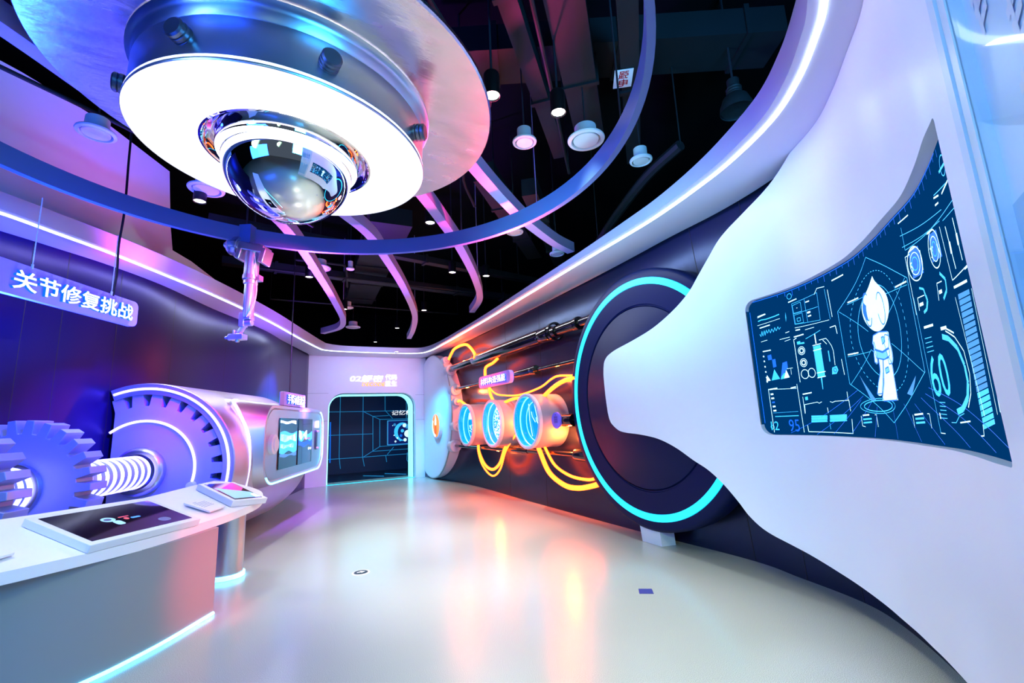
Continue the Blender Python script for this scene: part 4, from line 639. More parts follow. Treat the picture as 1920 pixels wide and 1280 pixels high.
PG=[(1,[(3.317,2.325),(3.319,2.282),(3.31,2.242),(3.311,2.284)]),(2,[(3.085,1.986),(3.122,1.991),(3.125,1.945),(3.087,1.943)]),(2,[(3.124,1.943),(3.157,1.946),(3.157,1.877),(3.125,1.872)]),(2,[(3.219,1.902),(3.263,1.91),(3.263,1.853),(3.184,1.779)]),(1,[(3.092,1.762),(3.132,1.857),(3.175,1.769)]),(0,[(3.041,1.759),(3.055,1.814),(3.083,1.763)]),(0,[(3.213,1.767),(3.244,1.84),(3.266,1.772)]),(1,[(3.181,1.763),(3.199,1.814),(3.23,1.815),(3.215,1.767)]),(0,[(3.042,1.99),(3.053,1.991),(3.055,1.977),(3.044,1.977)]),(0,[(3.042,1.946),(3.053,1.947),(3.055,1.933),(3.044,1.933)]),(0,[(3.042,1.897),(3.053,1.898),(3.055,1.884),(3.044,1.884)]),(0,[(3.042,1.85),(3.053,1.851),(3.055,1.838),(3.044,1.837)]),(0,[(3.042,1.799),(3.053,1.8),(3.055,1.787),(3.044,1.786)]),(0,[(3.042,1.761),(3.053,1.763),(3.055,1.749),(3.044,1.748)]),(1,[(3.384,2.055),(3.417,2.057),(3.417,2.042),(3.456,2.041),(3.456,2.027),(3.384,2.032)]),(0,[(3.575,2.086),(3.585,2.086),(3.585,2.005),(3.573,2.005)]),(1,[(3.57,1.734),(3.585,1.735),(3.576,1.645),(3.57,1.647)]),(1,[(3.541,1.988),(3.624,1.988),(3.62,1.739),(3.54,1.735)]),(0,[(3.559,1.97),(3.598,1.97),(3.6,1.774),(3.562,1.772)]),(1,[(3.712,1.798),(3.763,1.806),(3.775,1.773),(3.748,1.747),(3.699,1.749)]),(1,[(3.38,1.597),(3.406,1.601),(3.407,1.574),(3.381,1.571)]),(2,[(4.927,2.267),(5.043,2.265),(5.051,2.125),(4.925,2.129)]),(2,[(5.209,2.258),(5.335,2.242),(5.343,2.118),(5.187,2.135)]),(3,[(5.444,1.927),(5.614,1.912),(5.611,1.894),(5.439,1.906)]),(3,[(5.442,1.902),(5.611,1.889),(5.608,1.871),(5.437,1.881)]),(3,[(5.439,1.877),(5.609,1.866),(5.605,1.848),(5.435,1.856)]),(3,[(5.437,1.852),(5.606,1.842),(5.603,1.825),(5.432,1.831)]),(3,[(5.435,1.827),(5.603,1.819),(5.6,1.802),(5.43,1.806)]),(3,[(5.433,1.802),(5.601,1.796),(5.597,1.779),(5.428,1.781)]),(3,[(5.43,1.777),(5.598,1.774),(5.595,1.756),(5.426,1.756)]),(3,[(5.428,1.752),(5.595,1.751),(5.592,1.733),(5.423,1.731)]),(3,[(5.426,1.728),(5.593,1.728),(5.589,1.71),(5.421,1.707)]),(3,[(5.424,1.703),(5.59,1.705),(5.587,1.687),(5.419,1.682)]),(3,[(5.421,1.679),(5.587,1.682),(5.584,1.665),(5.417,1.657)]),(3,[(5.419,1.654),(5.585,1.66),(5.581,1.642),(5.415,1.633)]),(3,[(5.417,1.63),(5.582,1.637),(5.579,1.619),(5.412,1.609)]),(3,[(5.415,1.605),(5.579,1.614),(5.576,1.597),(5.41,1.584)]),(3,[(5.413,1.581),(5.577,1.592),(5.574,1.574),(5.408,1.56)]),(3,[(5.411,1.557),(5.574,1.569),(5.571,1.552),(5.406,1.536)]),(1,[(5.408,1.533),(5.571,1.547),(5.568,1.53),(5.404,1.512)]),(1,[(5.406,1.508),(5.569,1.525),(5.566,1.507),(5.402,1.487)]),(1,[(5.404,1.484),(5.566,1.502),(5.563,1.485),(5.4,1.463)]),(1,[(5.402,1.46),(5.564,1.48),(5.561,1.463),(5.398,1.44)]),(1,[(5.4,1.436),(5.561,1.458),(5.558,1.44),(5.395,1.416)]),(1,[(5.398,1.413),(5.559,1.436),(5.555,1.418),(5.393,1.392)]),(1,[(5.822,1.927),(5.881,1.923),(5.879,1.909),(5.819,1.91)]),(1,[(5.82,1.905),(5.879,1.902),(5.877,1.887),(5.817,1.888)]),(1,[(5.819,1.883),(5.877,1.881),(5.875,1.866),(5.815,1.866)]),(1,[(5.817,1.861),(5.875,1.86),(5.873,1.845),(5.814,1.844)]),(1,[(5.815,1.839),(5.873,1.839),(5.871,1.824),(5.812,1.822)]),(1,[(5.814,1.817),(5.872,1.818),(5.87,1.803),(5.811,1.801)]),(1,[(5.812,1.796),(5.87,1.797),(5.868,1.782),(5.809,1.779)]),(1,[(5.811,1.774),(5.868,1.776),(5.866,1.761),(5.808,1.757)]),(1,[(5.809,1.753),(5.866,1.755),(5.864,1.74),(5.806,1.736)]),(1,[(5.808,1.731),(5.865,1.734),(5.863,1.72),(5.805,1.715)]),(1,[(5.806,1.71),(5.863,1.714),(5.861,1.699),(5.804,1.693)]),(1,[(5.805,1.689),(5.861,1.693),(5.859,1.678),(5.802,1.672)]),(1,[(5.804,1.667),(5.859,1.672),(5.857,1.658),(5.801,1.651)]),(1,[(5.802,1.646),(5.858,1.652),(5.856,1.637),(5.799,1.63)]),(1,[(5.801,1.625),(5.856,1.631),(5.854,1.617),(5.798,1.609)]),(1,[(5.799,1.604),(5.854,1.611),(5.852,1.597),(5.797,1.588)]),(1,[(5.798,1.583),(5.853,1.591),(5.851,1.576),(5.795,1.567)]),(1,[(5.797,1.562),(5.851,1.57),(5.849,1.556),(5.794,1.546)]),(1,[(5.795,1.541),(5.849,1.55),(5.847,1.536),(5.792,1.525)]),(1,[(5.794,1.521),(5.848,1.53),(5.846,1.516),(5.791,1.504)]),(1,[(5.793,1.5),(5.846,1.51),(5.844,1.496),(5.79,1.484)]),(1,[(5.791,1.479),(5.844,1.49),(5.843,1.476),(5.788,1.463)]),(1,[(5.79,1.459),(5.843,1.47),(5.841,1.456),(5.787,1.443)]),(1,[(5.789,1.438),(5.841,1.45),(5.839,1.436),(5.786,1.422)]),(1,[(5.787,1.418),(5.84,1.43),(5.838,1.416),(5.785,1.402)]),(1,[(5.786,1.398),(5.838,1.41),(5.836,1.396),(5.783,1.382)])]
CI=[(0,0.006,(3.418,1.975),0.05),(0,0.012,(3.418,1.975),0.028),(0,0.006,(3.42,1.875),0.05),(0,0.012,(3.42,1.875),0.028),(0,0.007,(3.416,1.782),0.055),(0,0.007,(3.486,1.784),0.055),(2,0.01,(3.741,1.777),0.022),(1,0.006,(3.379,2.449),0.035),(1,0.006,(3.04,1.359),0.022),(0,0.008,(4.977,2.194),0.13),(0,0.006,(4.977,2.194),0.085),(1,0.006,(4.977,2.194),0.05),(0,0.008,(5.254,2.179),0.13),(0,0.006,(5.254,2.179),0.085),(1,0.006,(5.254,2.179),0.05),(1,0.006,(4.348,1.954),0.45),(1,0.006,(5.637,2.402),0.06)]
TX=[('12',(3.064,1.369),0.075,1),('95',(3.243,1.37),0.1,2),('60',(4.99,1.631),0.2,1),('53',(4.947,2.188),0.05,0),('39',(5.212,2.178),0.05,0)]
RB_ART={'head':[(4.388,2.299),(4.412,2.26),(4.47,2.208),(4.526,2.154),(4.543,2.095),(4.526,2.044),(4.472,1.994),(4.401,1.963),(4.317,1.959),(4.245,1.982),(4.186,2.029),(4.157,2.082),(4.155,2.138),(4.178,2.18),(4.228,2.216),(4.303,2.25)],'visor':[(4.206,2.187),(4.261,2.178),(4.294,2.146),(4.299,2.105),(4.273,2.065),(4.224,2.044),(4.186,2.065),(4.167,2.107),(4.174,2.154)],'eye':[(4.422,2.129),(4.461,2.122),(4.475,2.098),(4.459,2.058),(4.428,2.033),(4.392,2.045),(4.383,2.074),(4.397,2.11)],'torso':[(4.244,1.945),(4.337,1.952),(4.451,1.936),(4.463,1.91),(4.436,1.841),(4.337,1.829),(4.237,1.858),(4.217,1.897)],'hip':[(4.226,1.854),(4.334,1.823),(4.439,1.834),(4.429,1.793),(4.345,1.778),(4.234,1.801)],'arm_r':[(4.414,1.924),(4.457,1.911),(4.464,1.861),(4.466,1.789),(4.439,1.744),(4.398,1.745),(4.397,1.809),(4.384,1.873)],'arm_l':[(4.237,1.907),(4.25,1.866),(4.244,1.809),(4.237,1.765),(4.202,1.775),(4.211,1.832)],'leg_l':[(4.262,1.794),(4.32,1.781),(4.293,1.708),(4.222,1.575),(4.16,1.575),(4.196,1.64),(4.251,1.712)],'leg_r':[(4.325,1.778),(4.415,1.783),(4.436,1.744),(4.433,1.672),(4.423,1.543),(4.411,1.529),(4.231,1.529),(4.217,1.55),(4.272,1.635),(4.299,1.708)],'chest':[(4.355,1.915),(4.394,1.915),(4.401,1.883),(4.357,1.87)],'knee':[(4.329,1.724),(4.38,1.731),(4.384,1.701),(4.33,1.693)],'beam_l':[(3.992,1.716),(4.023,1.666),(4.127,1.54),(4.075,1.531)],'beam_r':[(4.723,1.651),(4.686,1.61),(4.616,1.546),(4.555,1.561)],'base':[(4.039,1.567),(4.226,1.585),(4.544,1.567),(4.62,1.542),(4.409,1.526),(4.201,1.525)]}

GM = ['gfx_white', 'gfx_cyan', 'gfx_blue', 'gfx_mid']
OFF = -0.046
def on_screen(s, z): return S0+0.006 < s < S1-0.004 and Z0+0.004 < z < Z1-0.004
def clampz(q): return (min(max(q[0], S0+0.008), S1-0.006), min(max(q[1], Z0+0.008), Z1-0.008))
def densify(P, d=0.05):
    o = [P[0]]
    for a, b in zip(P, P[1:]):
        n = max(1, int(math.hypot(b[0]-a[0], b[1]-a[1])/d)); o += [(a[0]+(b[0]-a[0])*i/n, a[1]+(b[1]-a[1])*i/n) for i in range(1, n+1)]
    return o
def line(mb, P, w, off=OFF):
    P = densify([clampz(p) for p in P])
    for a, b in zip(P, P[1:]):
        L = math.hypot(b[0]-a[0], b[1]-a[1])
        if L < 1e-5: continue
        nx, nz = -(b[1]-a[1])/L*w/2, (b[0]-a[0])/L*w/2
        mb.add([pw(a[0]+nx, a[1]+nz, off), pw(b[0]+nx, b[1]+nz, off), pw(b[0]-nx, b[1]-nz, off), pw(a[0]-nx, a[1]-nz, off)], [(0, 1, 2, 3)])
ZONES = ((3.40, 'chart_panel'), (3.98, 'syringe_diagram'), (4.80, 'scan_diagram'), (5.22, 'dial_panel'), (9.0, 'bar_gauge_panel'))
GZ = {n: [MB() for _ in GM] for _, n in ZONES}
def zone(P):
    s = sum(p[0] for p in P)/len(P)
    return next(n for lim, n in ZONES if s < lim)
for c, w, P in LN: line(GZ[zone(P)][c], P, w*0.75)
for c, P in PG: GZ[zone(P)][c].add([pw(*clampz(p), OFF-0.001) for p in P], [tuple(range(len(P)))])
for c, w, (cx, cz), r in CI:
    r = 0.29 if r > 0.4 else r*0.66; g = GZ[zone([(cx, cz)])]
    line(g[c], [(cx+r*math.cos(2*math.pi*i/40), cz+r*math.sin(2*math.pi*i/40)) for i in range(41)], w*0.75)
    if r > 0.2:
        for i in range(60): a = 2*math.pi*i/60; line(g[c], [(cx+1.3*r*math.cos(a), cz+1.3*r*math.sin(a)), (cx+1.3*r*math.cos(a+0.05), cz+1.3*r*math.sin(a+0.05))], 0.004)
for body, (cx, cz), h, c in TX:
    t = text_mb(body, (V((0, 0, 0)), V((1, 0, 0)), V((0, 1, 0)), V((0, 0, 1))), h*0.95, h, 0.0, 0.0)
    GZ[zone([(cx, cz)])][c].add([pw(cx+v[0], cz+v[1], OFF-0.0005) for v in t.v], t.f)
for k in range(34):
    s = S0+0.3+k*0.075; h = 0.02+0.035*((k*7) % 5)/5; line(GZ['scan_diagram'][2], [(s, Z1-0.015), (s, Z1-0.015-h)], 0.004)
line(GZ['chart_panel'][2], [(S0+0.05, Z1-0.012), (S1-0.3, Z1-0.012)], 0.006); line(GZ['chart_panel'][2], [(S0+0.012, Z0+0.1), (S0+0.012, Z1-0.1)], 0.006)
fx, fz = 4.155, 1.50
line(GZ['scan_diagram'][1], [(fx+0.17*math.cos(2*math.pi*i/30), fz+0.035*math.sin(2*math.pi*i/30)) for i in range(31)], 0.006); line(GZ['scan_diagram'][1], [(fx+0.21*math.cos(2*math.pi*i/30), fz+0.048*math.sin(2*math.pi*i/30)) for i in range(31)], 0.004)
def multi(name, mbs, mats, parent, label=None):
    al = MB(); idx = []
    for i, m in enumerate(mbs): al.add(m.v, m.f); idx += [i]*len(m.f)
    o = obj(name, al, mats[0], parent, label)
    for m in mats[1:]: o.data.materials.append(MT[m])
    if len(o.data.polygons) == len(idx): o.data.polygons.foreach_set('material_index', idx)
    return o
for _, n in ZONES: multi(n, GZ[n], GM, led)
RM = dict(visor='gfx_eye', eye='gfx_shade', chest='gfx_shade', knee='gfx_shade', beam_l='gfx_blue', beam_r='gfx_blue', hip='gfx_shade')
rb = MB(); sh = MB(); ey = MB(); bmz = MB()
for i, (k, P) in enumerate(RB_ART.items()):
    if k == 'base': continue
    m = RM.get(k, 'gfx_robot'); tgt = {'gfx_robot': rb, 'gfx_shade': sh, 'gfx_eye': ey}.get(m, bmz); P = [clampz(p) for p in P]
    if len(P) > 5: P = [(p.x, p.y) for p in catmull([(a, b, 0) for a, b in P]+[(P[0][0], P[0][1], 0)], 4)][:-1]
    lay = -0.045 if m == 'gfx_robot' else (-0.044 if m in ('gfx_shade', 'gfx_eye') else -0.0465)
    if k in ('hip',): lay = -0.0453
    tgt.add([pw(*p, lay+0.00004*i) for p in P], [tuple(range(len(P)))])
cx, cz = sum(p[0] for p in RB_ART['visor'])/len(RB_ART['visor']), sum(p[1] for p in RB_ART['visor'])/len(RB_ART['visor'])
rb.add([pw(cx+0.002+0.016*math.cos(i*0.4), cz+0.05*math.sin(i*0.4)-0.02, -0.0425) for i in range(16)], [tuple(range(16))])
dk = MB(); ex, ez = sum(p[0] for p in RB_ART['eye'])/len(RB_ART['eye']), sum(p[1] for p in RB_ART['eye'])/len(RB_ART['eye'])
line(dk, [(ex+0.05*math.cos(2*math.pi*i/24), ez+0.10*math.sin(2*math.pi*i/24)) for i in range(25)], 0.008, -0.0432)
line(dk, [(cx+0.05*math.cos(2*math.pi*i/24), cz+0.11*math.sin(2*math.pi*i/24)) for i in range(25)], 0.010, -0.0432)
for k in ('torso', 'arm_r', 'arm_l', 'leg_l', 'leg_r', 'hip', 'knee', 'chest'): line(dk, RB_ART[k]+[RB_ART[k][0]], 0.007, -0.0432)
obj('robot_outline', dk, 'gfx_eye', led, 'blue outlines of the robot')
obj('projector_glow', bmz, 'gfx_mid', led, 'pale light beams at the feet of the robot'); obj('robot_picture', rb, 'gfx_robot', led, 'standing white robot with a pointed head'); obj('robot_shading', sh, 'gfx_shade', led); obj('robot_eye', ey, 'gfx_eye', led, 'blue eye of the robot')
# glazed panel that continues the wall at the right edge
gp = thing('glazed_panel', pw(6.6, 0.19), 'tall pale blue glazed panel with slanting white strokes beside the white wall panel', 'glazed panel')
def strip(S, z0, z1, o0, o1):
    mb = MB(); mb.loft([[pw(s, z0, o0), pw(s, z1, o0), pw(s, z1, o1), pw(s, z0, o1)] for s in S], wrap=True, caps=True); return mb
rng = lambda a, b, n: [a+(b-a)*i/n for i in range(n+1)]
obj('frame_post', strip(rng(6.125, 6.19, 3), 0.19, 3.57, -0.05, 0.012), 'frame_pale', gp); obj('frame_groove', strip(rng(6.19, 6.20, 2), 0.19, 3.57, -0.05, -0.008), 'bezel_side', gp, 'thin dark groove'); obj('frame_inner', strip(rng(6.20, 6.26, 3), 0.19, 3.57, -0.05, 0.006), 'frame_pale', gp)
obj('back_panel', strip(rng(6.26, 7.35, 12), 0.19, 3.57, -0.05, -0.03), 'sky_panel', gp, 'pale blue printed panel')
obj('blue_field', strip(rng(6.26, 7.34, 12), 0.6, 2.0, -0.03, -0.028), 'sky_panel_blue', gp, 'deeper blue printed field'); obj('blue_field', strip(rng(6.28, 7.34, 12), 2.62, 3.1, -0.03, -0.028), 'sky_panel_blue', gp, 'deeper blue printed band')
for s0, z0, n in ((6.42, 3.05, 4), (6.62, 3.25, 5), (6.52, 2.35, 3), (6.75, 2.5, 5), (6.95, 2.9, 5)):
    mb = MB()
    for k in range(n):
        z = z0-k*0.17; d = k*0.03
        for j in range(3):
            a, b, w = s0-d+0.012*j, z-0.045*j, 0.075; mb.add([pw(a, b, -0.026), pw(a+w, b+0.02, -0.026), pw(a+w, b+0.045, -0.026), pw(a, b+0.028, -0.026)], [(0, 1, 2, 3)])
        mb.add([pw(s0-d+0.03, z-0.11, -0.0255), pw(s0-d+0.05, z-0.105, -0.0255), pw(s0-d+0.04, z+0.05, -0.0255), pw(s0-d+0.02, z+0.045, -0.0255)], [(0, 1, 2, 3)])
    obj('slanting_mark', mb, 'white_paint', gp, 'slanting column of white strokes')
obj('pane', strip(rng(6.26, 7.35, 12), 0.2, 3.56, -0.002, 0.002), 'clear_glass', gp, 'clear glass pane')
# ================================================================== round portholes, pipes and glowing tubes
GP = 'round glass vessels on the right wall'
labs = ['round glass vessel nearest the doorway end of the right wall, its picture topped by white', 'middle round glass vessel on the right wall, filled with white sparkle', 'round glass vessel nearest the dark wheel, with clear blue glass']
for i, (y, z) in enumerate(((9.65, 1.48), (8.26, 1.49), (6.85, 1.503))):
    p = thing('glass_vessel', (3.8, y, z-0.47), labs[i], 'glass vessel', GP); f = frame((3.8, y, z), (-1, 0, 0), (0, 0, 1))
    mb = MB(); mb.lathe([(0.43, -0.02), (0.452, -0.02), (0.455, -0.05), (0.455, -0.62), (0.43, -0.62)], f, 56); obj('drum', mb, 'reveal_grey', p, 'short drum reaching back to the wall')
    mb = MB(); mb.lathe([(0.415, -0.03), (0.418, 0.012), (0.445, 0.016), (0.466, 0.005), (0.466, -0.05), (0.45, -0.06)], f, 64); obj('rim', mb, 'fitting_white', p, 'pale ring frame')
    mb = MB(); mb.lathe([(0.0, -0.20), (0.40, -0.20), (0.415, -0.19), (0.415, -0.0)], f, 56); obj('lit_back', mb, 'porthole_glass', p, 'glowing blue inside')
    mb = MB(); mb.lathe([(0.405, -0.12), (0.412, -0.12), (0.412, -0.10), (0.405, -0.10)], f, 56, loop=True); mb.lathe([(0.33, -0.197), (0.342, -0.197), (0.342, -0.19), (0.33, -0.19)], f, 56, loop=True); obj('light_ring', mb, 'vessel_ring', p, 'thin glowing rings')
    mb = MB(); rnd = random.Random(3+i)
    if i == 0:
        mb.prism([(0.12, -0.30), (0.12, 0.22), (0.26, 0.22), (0.26, -0.30)], -0.18, -0.175, f)
        for k in range(26): a, b = rnd.uniform(-0.32, 0.08), rnd.uniform(-0.22, 0.18); mb.prism([(a, b), (a+0.02, b+0.01), (a+0.02, b+0.06), (a, b+0.04)], -0.18, -0.177, f)
    elif i == 1:
        for k in range(230):
            r = 0.34*math.sqrt(rnd.random()); a = rnd.uniform(0, 6.28); u, v = r*math.cos(a), r*math.sin(a)*0.8; q = rnd.uniform(0.008, 0.02); w = rnd.uniform(0, 3)
            mb.prism([(u+q*math.cos(w+j), v+q*math.sin(w+j)) for j in (0, 1.8, 3.3, 4.7)], -0.18, -0.176, f)
    else:
        for a, b, c, d in ((-0.3, -0.25, 0.33, 0.02), (-0.26, 0.12, 0.3, 0.20), (-0.05, -0.1, 0.06, -0.04), (-0.02, 0.0, 0.16, 0.12)):
            mb.tube([f[0]+f[1]*a+f[2]*b-f[3]*0.18*1, f[0]+f[1]*(a+c)/2+f[2]*((b+d)/2+0.03)-f[3]*0.18, f[0]+f[1]*c+f[2]*d-f[3]*0.18], 0.006, 6)
    obj('picture', mb, 'porthole_mark', p, 'white picture inside')
    mb = MB(); mb.lathe([(0, 0), (0.44, 0)], frame((3.805, y, z), (-1, 0, 0), (0, 0, 1)), 56); obj('glass', mb, 'clear_glass', p, 'clear cover glass')
pq = thing('round_plaque', (4.0, 6.23, 1.36), 'small round violet plaque on a black rod beside the dark wheel', 'plaque'); f = frame((4.0, 6.23, 1.495), (-1, 0, 0), (0, 0, 1))
mb = MB(); mb.lathe([(0, 0.0), (0.128, 0), (0.132, -0.01), (0.132, -0.03), (0, -0.03)], f, 40); obj('disc', mb, 'violet_plaque', pq)
for k in range(7): mb = MB(); mb.prism(rrect(0.006, 0.10 if k else 0.04, 0.001, 1, cx=0.075-k*0.018-(0.0 if k else -0.012)), 0.0, 0.002, f); obj('text_line', mb, 'sign_blue_edge' if False else 'navy_paint', pq)
mb = MB(); mb.tube([(4.12, 6.62, 1.49), (4.12, 5.85, 1.49)], 0.025, 12); mb.tube([(4.12, 6.16, 1.49), (4.12, 5.88, 1.49)], 0.10, 20); mb.tube([(4.12, 6.24, 1.49), (4.03, 6.24, 1.49)], 0.03, 12); obj('rod', mb, 'black_pipe', pq, 'black rod')
def stepped(name, lab, x, z, segs, cat='pipe'):
    t = thing(name, (x, segs[0][0], z), lab, cat, 'black pipes along the right wall'); pr = []
    for y0, y1, r in segs: pr += [(r*0.94, y0), (r, y0+0.03*(1 if y1 > y0 else -1)), (r, y1-0.03*(1 if y1 > y0 else -1)), (r*0.94, y1)]
    f = (V((x, 0, z)), V((1, 0, 0)), ZZ, V((0, 1, 0))); mb = MB(); mb.lathe([(0, pr[0][1])]+pr+[(0, pr[-1][1])], f, 28); obj('tube', mb, 'black_pipe', t); return t, f
t, f = stepped('steel_pipe', 'thick stepped black pipe running highest along the right wall', 4.17, 2.98, [(5.2, 5.75, 0.065), (5.75, 6.5, 0.09), (6.5, 6.8, 0.132), (6.8, 9.87, 0.139), (9.87, 11.5, 0.09)])
for y, r in ((5.68, 0.105), (6.36, 0.163)):
    mb = MB(); mb.lathe([(r-0.03, y-0.03), (r, y-0.03), (r, y+0.03), (r-0.03, y+0.03)], f, 28, loop=True); obj('collar', mb, 'black_pipe', t, 'black collar ring')
t, f = stepped('steel_pipe', 'black pipe behind the white character board, second from the top', 4.17, 2.41, [(5.7, 7.03, 0.03), (7.03, 7.2, 0.088), (7.2, 7.8, 0.078), (7.8, 11.15, 0.038)])
t, f = stepped('steel_pipe', 'lowest black pipe passing under the three round glass vessels', 4.17, 0.962, [(5.62, 5.95, 0.095), (5.95, 7.5, 0.038), (7.5, 9.1, 0.048), (9.1, 11.3, 0.038)])
t, f = stepped('steel_pipe', 'thin black pipe running behind the three round glass vessels', 4.30, 1.49, [(6.0, 11.2, 0.045)])
s3, F3 = sign('hanging_sign', 'violet rounded board with white characters in front of the black pipes', (3.72, 7.93, 2.318), (0, -1, 0), 1.42, 0.235, '材料构造强能', 1.12, 0.135, r=0.09, depth=0.07, bold=0.01)
for q, e in (((4.2, 7.55, 1.45), 30), ((4.2, 8.95, 1.45), 30), ((4.2, 6.3, 1.2), 24), ((4.2, 10.6, 2.3), 18), ((4.22, 8.9, 0.9), 14), ((4.15, 10.9, 3.25), 14), ((4.2, 6.6, 2.2), 18)):
    lamp('POINT', 'tube_glow', q, (1.0, 0.13, 0.015), e*2.2, None, 0.03)
# end drum in the corner: a thick white disc lying parallel to the wall, cut by the back wall
dr = thing('end_drum', (4.2, 12.9, 0.02), 'tall round white disc standing on edge in the corner right of the doorway', 'drum')
DY, DZ, DR = 13.03, 1.787, 1.765
def dcut(r):
    a1 = math.acos(min(1, (13.74-DY)/r)) if r > 13.74-DY else 0
    return [(DY+r*math.cos(a), DZ+r*math.sin(a)) for a in [a1+(2*math.pi-2*a1)*i/72 for i in range(73)]]
DF = (V((0, 0, 0)), V((0, 1, 0)), ZZ, V((1, 0, 0)))
mb = MB(); mb.prism(dcut(DR-0.03), 4.065, 4.09, DF); obj('face', mb, 'white_laminate', dr, 'flat pale face', sharp=30)
mb = MB(); A, B_ = dcut(DR-0.03), dcut(DR); rows = []
for (y0, z0), (y1, z1) in zip(A, B_): rows.append([V((4.063, y0, z0)), V((4.07, y1, z1)), V((4.09, y1, z1)), V((4.09, y0, z0))])
mb.loft(rows, wrap=True, caps=True); obj('edge_trim', mb, 'satin_steel', dr, 'thin shiny edge trim')
mb = MB(); mb.loft([[V((4.09, y, z)), V((4.40, y, z))] for y, z in dcut(DR-0.004)]); obj('side_band', mb, 'white_laminate', dr, 'deep curved side band')
f = frame((4.065, 12.36, 1.49), (-1, 0, 0), (0, 0, 1))
mb = MB(); mb.lathe([(0, 0.085), (0.33, 0.085), (0.36, 0.075), (0.36, 0.0)], f, 48); ov = obj('round_plate', mb, 'fitting_white', dr, 'pale round plate')
mb = MB(); mb.lathe([(0.0, 0.088), (0.31, 0.088), (0.31, 0.085)], f, 48); obj('lit_face', mb, 'neon_red', ov, 'orange lit face of the round plate')
mb = MB(); mb.prism([(0.02, -0.06), (0.16, -0.06), (0.16, -0.04), (0.28, 0.0), (0.16, 0.04), (0.16, 0.06), (0.02, 0.06)], 0.088, 0.094, f); mb.prism([(0.30*math.cos(R(t)), 0.30*math.sin(R(t))) for t in range(60, 181, 8)]+[(0.24*math.cos(R(t)), 0.24*math.sin(R(t))) for t in range(180, 59, -8)], 0.088, 0.094, f); obj('white_mark', mb, 'gfx_white', ov)
for k in range(8): mb = MB(); mb.prism([(-0.02-k*0.03, -0.08), (-0.02-k*0.03, 0.08), (-0.005-k*0.03, 0.08), (-0.005-k*0.03, -0.08)], 0.088, 0.092, f); obj('text_line', mb, 'red_print', ov)
for (z, r), lab in zip(((3.27, 0.11), (2.95, 0.155), (2.39, 0.155), (2.08, 0.105), (1.46, 0.145), (0.955, 0.165)), ('topmost round white fitting beside the corner disc, feeding a glowing tube', 'round white fitting that holds the highest black pipe', 'round white fitting that holds the second black pipe from the top', 'small round white fitting above the first glass vessel, feeding a glowing tube', 'round white fitting behind the glass vessel nearest the doorway', 'round white fitting that holds the lowest black pipe')):
    y = DY-math.sqrt(DR*DR-(z-DZ)**2); ft = MB(); f = frame((4.18, y-0.16, z), (0, -1, 0), (1, 0, 0)); ft.lathe([(r*0.86, -0.30), (r, -0.24), (r, -0.04), (r*0.9, 0.0), (r*0.45, 0.0), (r*0.42, 0.03), (0, 0.03)], f, 28)
    obj('pipe_fitting', ft, 'fitting_white', None, lab, 'pipe fitting', 'white fittings beside the corner disc')
NEON = [([(4.18, 11.75, 3.27), (4.19, 11.55, 3.40), (4.15, 11.2, 3.47), (4.16, 10.75, 3.49), (4.16, 10.3, 3.42), (4.1, 9.75, 3.14), (4.05, 9.6, 2.98)], 'glowing orange tube arching topmost over the highest black pipe'),
        ([(4.1, 8.5, 2.82), (4.1, 8.74, 2.76), (4.1, 9.05, 2.73), (4.1, 9.15, 2.66), (4.1, 9.15, 2.48)], 'short glowing orange tube dropping from the highest pipe to the character board'),
        ([(4.1, 8.96, 2.26), (4.1, 8.93, 2.13), (4.08, 8.8, 2.02), (4.02, 8.6, 1.94)], 'short glowing orange tube between the character board and the middle glass vessel'),
        ([(4.1, 8.93, 2.24), (4.1, 8.7, 2.12), (4.1, 8.37, 2.05), (4.1, 7.62, 2.0), (4.1, 6.85, 2.07), (4.1, 6.45, 2.18), (4.1, 6.22, 2.21), (4.1, 5.8, 2.17)], 'long thin glowing orange tube sagging from the character board to the wheel'),
        ([(4.0, 8.28, 1.76), (4.0, 8.2, 1.84), (4.02, 8.0, 1.90), (4.06, 7.7, 1.94), (4.08, 7.4, 1.93)], 'short glowing orange tube bridging the middle glass vessel and the one by the wheel'),
        ([(4.02, 6.85, 1.80), (4.06, 6.72, 1.88), (4.1, 6.45, 2.02), (4.1, 6.1, 2.11), (4.1, 5.75, 2.13)], 'glowing orange tube rising from the glass vessel by the wheel'),
        ([(4.08, 9.62, 1.15), (4.08, 9.63, 0.9), (4.08, 9.45, 0.63), (4.08, 9.1, 0.45), (4.08, 8.8, 0.43), (4.08, 8.5, 0.60), (4.08, 8.25, 0.93), (4.1, 7.95, 1.18), (4.1, 7.7, 1.32)], 'glowing orange tube hanging as the deeper loop under the middle glass vessel'),
        ([(4.08, 9.60, 1.1), (4.08, 9.58, 0.88), (4.08, 9.28, 0.62), (4.08, 8.9, 0.545), (4.08, 8.55, 0.68), (4.08, 8.32, 0.95), (4.08, 8.2, 1.08)], 'glowing orange tube hanging as the shallower loop under the middle glass vessel'),
        ([(4.06, 6.95, 1.1), (4.06, 6.88, 0.98), (4.06, 6.62, 0.66), (4.06, 6.2, 0.50), (4.07, 5.85, 0.485), (4.12, 5.55, 0.54), (4.15, 5.36, 0.6)], 'thick glowing orange tube hanging lowest beside the dark wheel'),
        ([(4.08, 6.85, 1.2), (4.08, 6.72, 1.03), (4.08, 6.46, 0.78), (4.09, 6.05, 0.645), (4.12, 5.65, 0.62), (4.15, 5.45, 0.66)], 'glowing orange tube looping just above the lowest one beside the dark wheel'),
        ([(4.18, 11.1, 2.08), (4.1, 10.75, 2.08), (4.02, 10.2, 1.96), (4.0, 9.95, 1.85)], 'short glowing orange tube entering the glass vessel nearest the doorway')]
